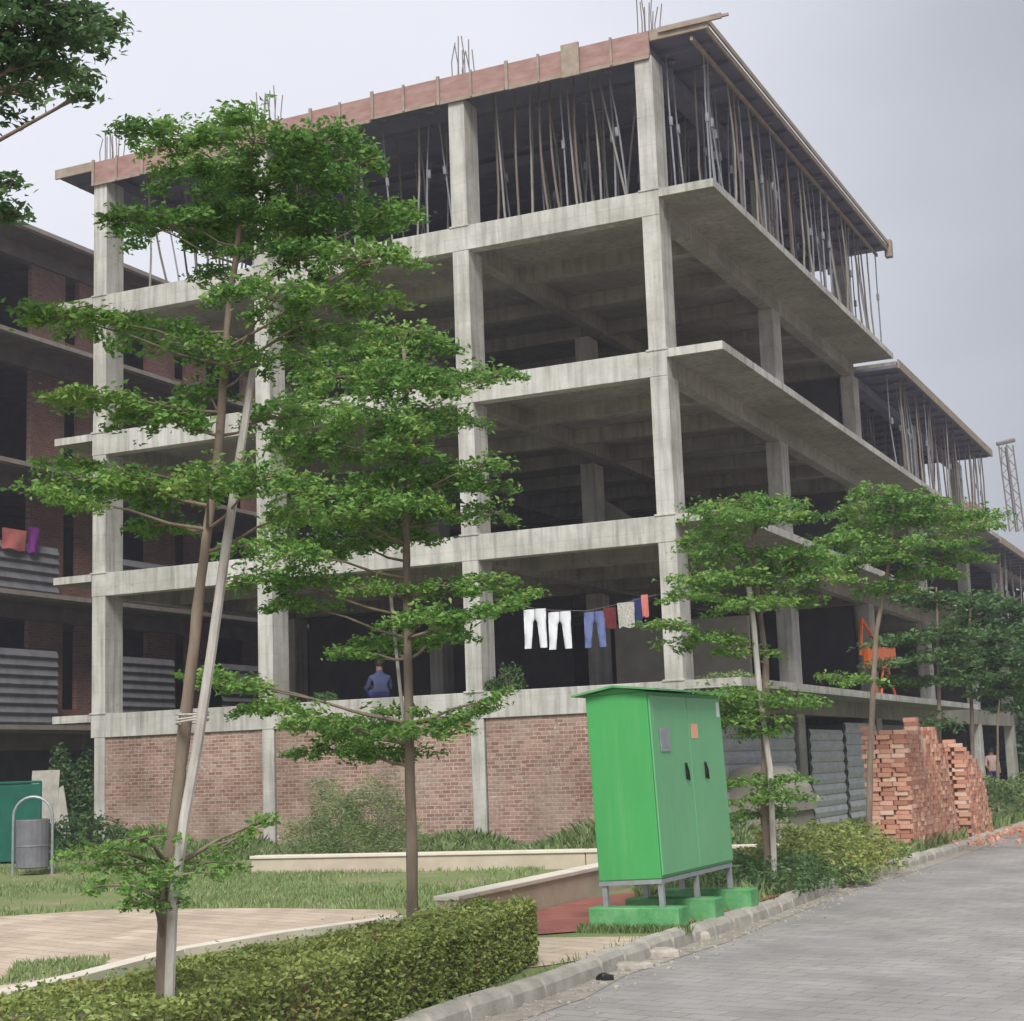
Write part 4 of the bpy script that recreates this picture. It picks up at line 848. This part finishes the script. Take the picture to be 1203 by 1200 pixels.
# ------------------------------------------------------------------ hedge, bush, weeds, grass
def lerp_poly(P_, t_):
    k = t_*(len(P_)-1); i = min(int(k), len(P_)-2); f = k-i; return (P_[i][0]*(1-f)+P_[i+1][0]*f, P_[i][1]*(1-f)+P_[i+1][1]*f)
FR = [(.08, 13.9), (-.20, 12.9), (-.48, 11.9), (-.98, 10.6), (-1.72, 8.65), (-2.6, 6.6)]
BK = [(-.50, 13.9), (-.82, 13.1), (-1.25, 12.0), (-2.0, 10.7), (-3.0, 9.0), (-4.4, 6.6)]
HH = .52
hd = empty('hedge', Vector((-1.5, 10.5, 0)), 'clipped low box hedge running beside the kerb in the foreground', 'hedge'); hb = np.array([-1.5, 10.5, 0])
n = 64000; tt = rng.uniform(0, 1, n)**.9; ss = rng.uniform(0, 1, n); pts = np.zeros((n, 3)); side = rng.uniform(0, 1, n)
fr = np.array([lerp_poly(FR, x) for x in tt]); bk = np.array([lerp_poly(BK, x) for x in tt])
inward = np.abs(rng.normal(0, .045, n)); bumpy = .022*np.sin(tt*70)+.02*np.sin(tt*31+ss*9)
top = side < .52; frm = (side >= .52) & (side < .9); bak = side >= .9
pts[top, :2] = (fr*(1-ss[:, None])+bk*ss[:, None])[top]; pts[top, 2] = (HH-inward+bumpy*1.1-.05*np.abs(2*ss-1)**4)[top]
w_ = np.clip((inward-bumpy)/.7, -.06, .5)
zz = rng.uniform(.02, HH, n)
pts[frm, :2] = (fr*(1-w_[:, None])+bk*w_[:, None])[frm]; pts[frm, 2] = zz[frm]
pts[bak, :2] = (bk*(1-w_[:, None])+fr*w_[:, None])[bak]; pts[bak, 2] = zz[bak]
ne = 2600; s2 = rng.uniform(0, 1, ne); e2 = np.stack([.08-.58*s2, 13.9-np.abs(rng.normal(0, .04, ne))+.03*np.sin(s2*20), rng.uniform(.02, HH, ne)], 1); pts = np.concatenate([pts, e2])
sprig = rng.uniform(0, 1, 900); sp2 = rng.uniform(0, 1, 900); fr_ = np.array([lerp_poly(FR, x) for x in sprig]); bk_ = np.array([lerp_poly(BK, x) for x in sprig])
e3 = np.concatenate([fr_*(1-sp2[:, None])+bk_*sp2[:, None], (HH+np.abs(rng.normal(0, .035, 900)))[:, None]], 1); pts = np.concatenate([pts, e3])
v, f = leaf_geo(pts-hb, .036*rng.uniform(.6, 1.35, len(pts)), .25, .5); npmesh('foliage', v, f, 'leafH', hd)
m = MB(); K_ = 24; vs = []
for i in range(K_+1):
    a = Vector((*lerp_poly(FR, i/K_), 0)); b = Vector((*lerp_poly(BK, i/K_), 0)); a2 = a.lerp(b, .12); b2 = b.lerp(a, .12)
    vs += [a2, a2+Vector((0, 0, HH-.09)), b2+Vector((0, 0, HH-.09)), b2]
vs = [Vector(v_)-Vector((0, .08 if k_ < 4 else 0, 0)) for k_, v_ in enumerate(vs)]
m.add(vs, [(4*i+k, 4*i+k+1, 4*i+k+5, 4*i+k+4) for i in range(K_) for k in range(3)]+[(0, 3, 2, 1)]); m.build('woody_core', 'bark', hd, Vector(hb))
def bush(name, c, rx, ry, rz, n, size, mat, label, up=.2, cat='bush', rot=0, core=True, blades=False):
    c = Vector(c); e = empty(name, c, label, cat); k = rng.normal(size=(n, 3)); k /= np.linalg.norm(k, axis=1)[:, None]; k[:, 2] = np.abs(k[:, 2])
    lump = 1+.16*np.sin(k[:, 0]*7+k[:, 2]*5)+.12*np.sin(k[:, 1]*9-k[:, 2]*4)+.07*np.sin(k[:, 0]*17+k[:, 1]*13)
    r_ = (1-np.abs(rng.normal(0, .16, n)))*lump; p = k*r_[:, None]*np.array([rx, ry, rz])
    ca, sa = math.cos(rot), math.sin(rot); p = np.stack([p[:, 0]*ca-p[:, 1]*sa, p[:, 0]*sa+p[:, 1]*ca, p[:, 2]], 1)
    v, f = leaf_geo(p, size*rng.uniform(.5, 1.4, n), up, .4 if not blades else .14); npmesh('foliage', v, f, mat, e)
    m = MB()
    for i in range(14):
        a = rng.uniform(0, 6.28); q_ = Vector((math.cos(a)*rx*.7, math.sin(a)*ry*.7, rz*rng.uniform(.5, .85))); q_ = Vector((q_.x*ca-q_.y*sa, q_.x*sa+q_.y*ca, q_.z)); m.tube([(0, 0, 0), q_*.5+Vector((0, 0, .1*rz)), q_], [.012, .008, .004], 4, False)
    m.build('stems', 'bark', e); return e
bush('bush', (4.05, 23.6, 0), 1.0, 2.6, .66, 9000, .075, 'leafH', 'broad rounded bush with reddish tips in front of the brick stack', rot=-.42)
bush('bush', (2.95, 20.9, 0), .75, 1.6, .42, 5000, .07, 'leafB', 'low dark green shrub at the foot of the tree right of the cabinet', rot=-.42)
bush('grass_clump', (4.25, 22.35, -.05), .35, .55, .22, 1300, .07, 'leafW', 'small weed tuft spilling over the kerb in front of the rounded bush', rot=-.42, cat='weeds')
q = D(412, 975, 31.2); q.z = 0; bush('weed_clump', q, 1.2, .8, 1.45, 15000, .10, 'leafW', 'tall pale green weed clump against the brick wall', blades=True, cat='weeds')
q = D(90, 985, 38.5); q.z = 0; bush('creeper', q, .95, .6, 2.25, 7000, .13, 'leafB', 'tall dark creeper beside the left corner of the brick infill', cat='shrub')
q = D(60, 1000, 36.0); q.z = 0; bush('bush', q, 1.8, .7, .9, 6000, .11, 'leafB', 'low shrubs behind the litter bin and green fence', cat='bush')
q = D(1185, 950, 43); q.z = 0; bush('weed_clump', q, 2.6, 4.0, 1.0, 9000, .12, 'leafW', 'weedy bank along the road at the right edge', cat='weeds', rot=-.4)
q = W(-1.15, 3.9, 0)
for i, (px, py, rw, h) in enumerate(((598, 806, .30, .55), (575, 812, .35, .25), (380, 835, .3, .2))):
    q = ap(px, py, .25); q.z = LV[0]; bush('weed_tuft', q, rw, .2, h, 500, .09, 'leafB', ['small plant growing from the first floor beam under the laundry', 'low weeds on the first floor beam left of the cabinet', 'low weeds on the first floor beam behind the middle tree'][i], cat='weeds')
q = W(.6, .9, LV[0]); bush('weed_tuft', q, .5, .9, .16, 700, .08, 'leafW', 'thin weeds on the first floor slab corner above the cabinet', cat='weeds', rot=-YAW)
# wild growth along the foot of the facade (stuff) and lawn grass (stuff)
def blades(name, P_, h, mat, label, wd=.012):
    n = len(P_); a = rng.uniform(0, 2*np.pi, n); ln = rng.normal(0, .35, (n, 2)); s = np.stack([np.cos(a), np.sin(a), 0*a], 1)*(wd*(h/.1)**.5)[:, None]
    tip = P_+np.concatenate([ln*h[:, None], h[:, None]], 1); mid = P_+np.concatenate([ln*h[:, None]*.35, h[:, None]*.55], 1)
    v = np.stack([P_-s, P_+s, mid+s*.8, tip, mid-s*.8], 1).reshape(-1, 3); f = np.arange(5*n).reshape(-1, 5)
    o = npmesh(name, v, f, mat); return tag(o, label, 'grass', kind='stuff')
n = 26000; y = rng.uniform(0, 1, n); xx = rng.uniform(-13.5, 1.5, n); yy = -rng.uniform(0, 1, n)**1.4*2.2-.05; hh = .5*(.5+.5*np.sin(xx*1.7+1)*np.sin(xx*.6))*(1+yy/2.4)+.12; hh = np.clip(hh*rng.uniform(.4, 1.3, n), .05, .9)
Pw = np.array(O)+np.outer(xx, np.array(BX))+np.outer(yy, np.array(BY)); blades('wild_grass', Pw, hh, 'leafW', 'wild grass and weeds along the foot of the brick infill', .022)
def in_poly(p, poly):
    x, y = p; c = False; j = len(poly)-1
    for i in range(len(poly)):
        xi, yi = poly[i]; xj, yj = poly[j]
        if (yi > y) != (yj > y) and x < (xj-xi)*(y-yi)/(yj-yi)+xi: c = not c
        j = i
    return c
def scatter(poly, n):
    xs_ = [p[0] for p in poly]; ys_ = [p[1] for p in poly]; out = []
    while len(out) < n:
        q_ = (rng.uniform(min(xs_), max(xs_)), rng.uniform(min(ys_), max(ys_)))
        if in_poly(q_, poly): out.append(q_)
    return np.array([(a, b, 0) for a, b in out])
g2 = lambda *l: [(G(*p).x, G(*p).y) for p in l]
LWN = g2((-80, 1088), (0, 1077), (120, 1069), (300, 1067), (460, 1069), (540, 1068), (560, 1058), (650, 1018), (480, 1016), (330, 1012), (60, 1015), (-80, 1020))
Pg = scatter(LWN, 62000); den = np.sin(Pg[:, 0]*1.1+Pg[:, 1]*.5)+np.sin(Pg[:, 1]*.9-Pg[:, 0]*.4)+rng.normal(0, .6, len(Pg)); Pg = Pg[den > -.35]
blades('grass', Pg, .05*rng.uniform(.4, 1.8, len(Pg)), 'grass', 'lawn grass between the paved path and the low wall', .011)
Pg = scatter([(1.3, 19.5), (2.4, 18.6), (3.75, 21.7), (5.7, 25.8), (8.3, 31.4), (11.6, 38.5), (7.5, 38.5), (5.2, 28), (3, 26), (1.5, 24)], 16000); blades('verge_grass', Pg, .16*rng.uniform(.3, 1.7, len(Pg)), 'leafW', 'verge grass behind the kerb right of the cabinet', .014)
ed = []
for p, d in along(KP[3:12], .01):
    if rng.random() < .35: ed.append((p.x-.12+rng.normal(0, .05), p.y+rng.normal(0, .04), 0))
q_ = Vector((K.x, K.y, 0)); 
for i in range(1400):
    a = q_+BX*rng.uniform(-.85, .3)+BY*(-.05-abs(rng.normal(0, .08))); ed.append((a.x, a.y, 0))
Pe = np.array(ed); blades('kerb_grass', Pe, .06*rng.uniform(.3, 1.8, len(Pe)), 'leafW', 'sparse grass growing along the kerb and plinths', .007)
Pe = np.array([G(px, py) for px, py in zip(rng.uniform(0, 130, 1500), 0*rng.random(1500))]) if False else scatter(g2((0, 1160), (20, 1135), (130, 1128), (120, 1142)), 1500); Pe[:, 2] = .01
blades('path_grass', Pe, .05*rng.uniform(.3, 1.6, len(Pe)), 'grass', 'grass tufts growing on the tan paving at the left', .009)
# far trees beyond the end of the road, low
for i, (px, Y, h, wd) in enumerate(((1192, 72, 5.5, 3.4), (1290, 120, 11, 9))):
    q = D(px, 880, Y); q.z = 0
    bush('distant_tree', q, wd, wd*.8, h, 6000, .5, 'leafB', ['dark bushy tree just beyond the far end of the building', 'dark distant tree farther right beyond the road'][i], cat='tree')

# ------------------------------------------------------------------ humid air, a haze added partly to approximate lens veil
hm = bpy.data.materials.new('humid air'); hm.use_nodes = True; ht = hm.node_tree; ht.nodes.remove(ht.nodes['Principled BSDF'])
pv = ht.nodes.new('ShaderNodeVolumePrincipled'); pv.inputs['Color'].default_value = (.86, .88, 1, 1); pv.inputs['Density'].default_value = .0015; pv.inputs['Anisotropy'].default_value = .2
ht.links.new(pv.outputs[0], ht.nodes['Material Output'].inputs['Volume']); MT['haze'] = hm
m = MB(); m.box(-455, 455, -205, 705, -1.3, 26); tag(m.build('haze', 'haze'), kind='stuff')
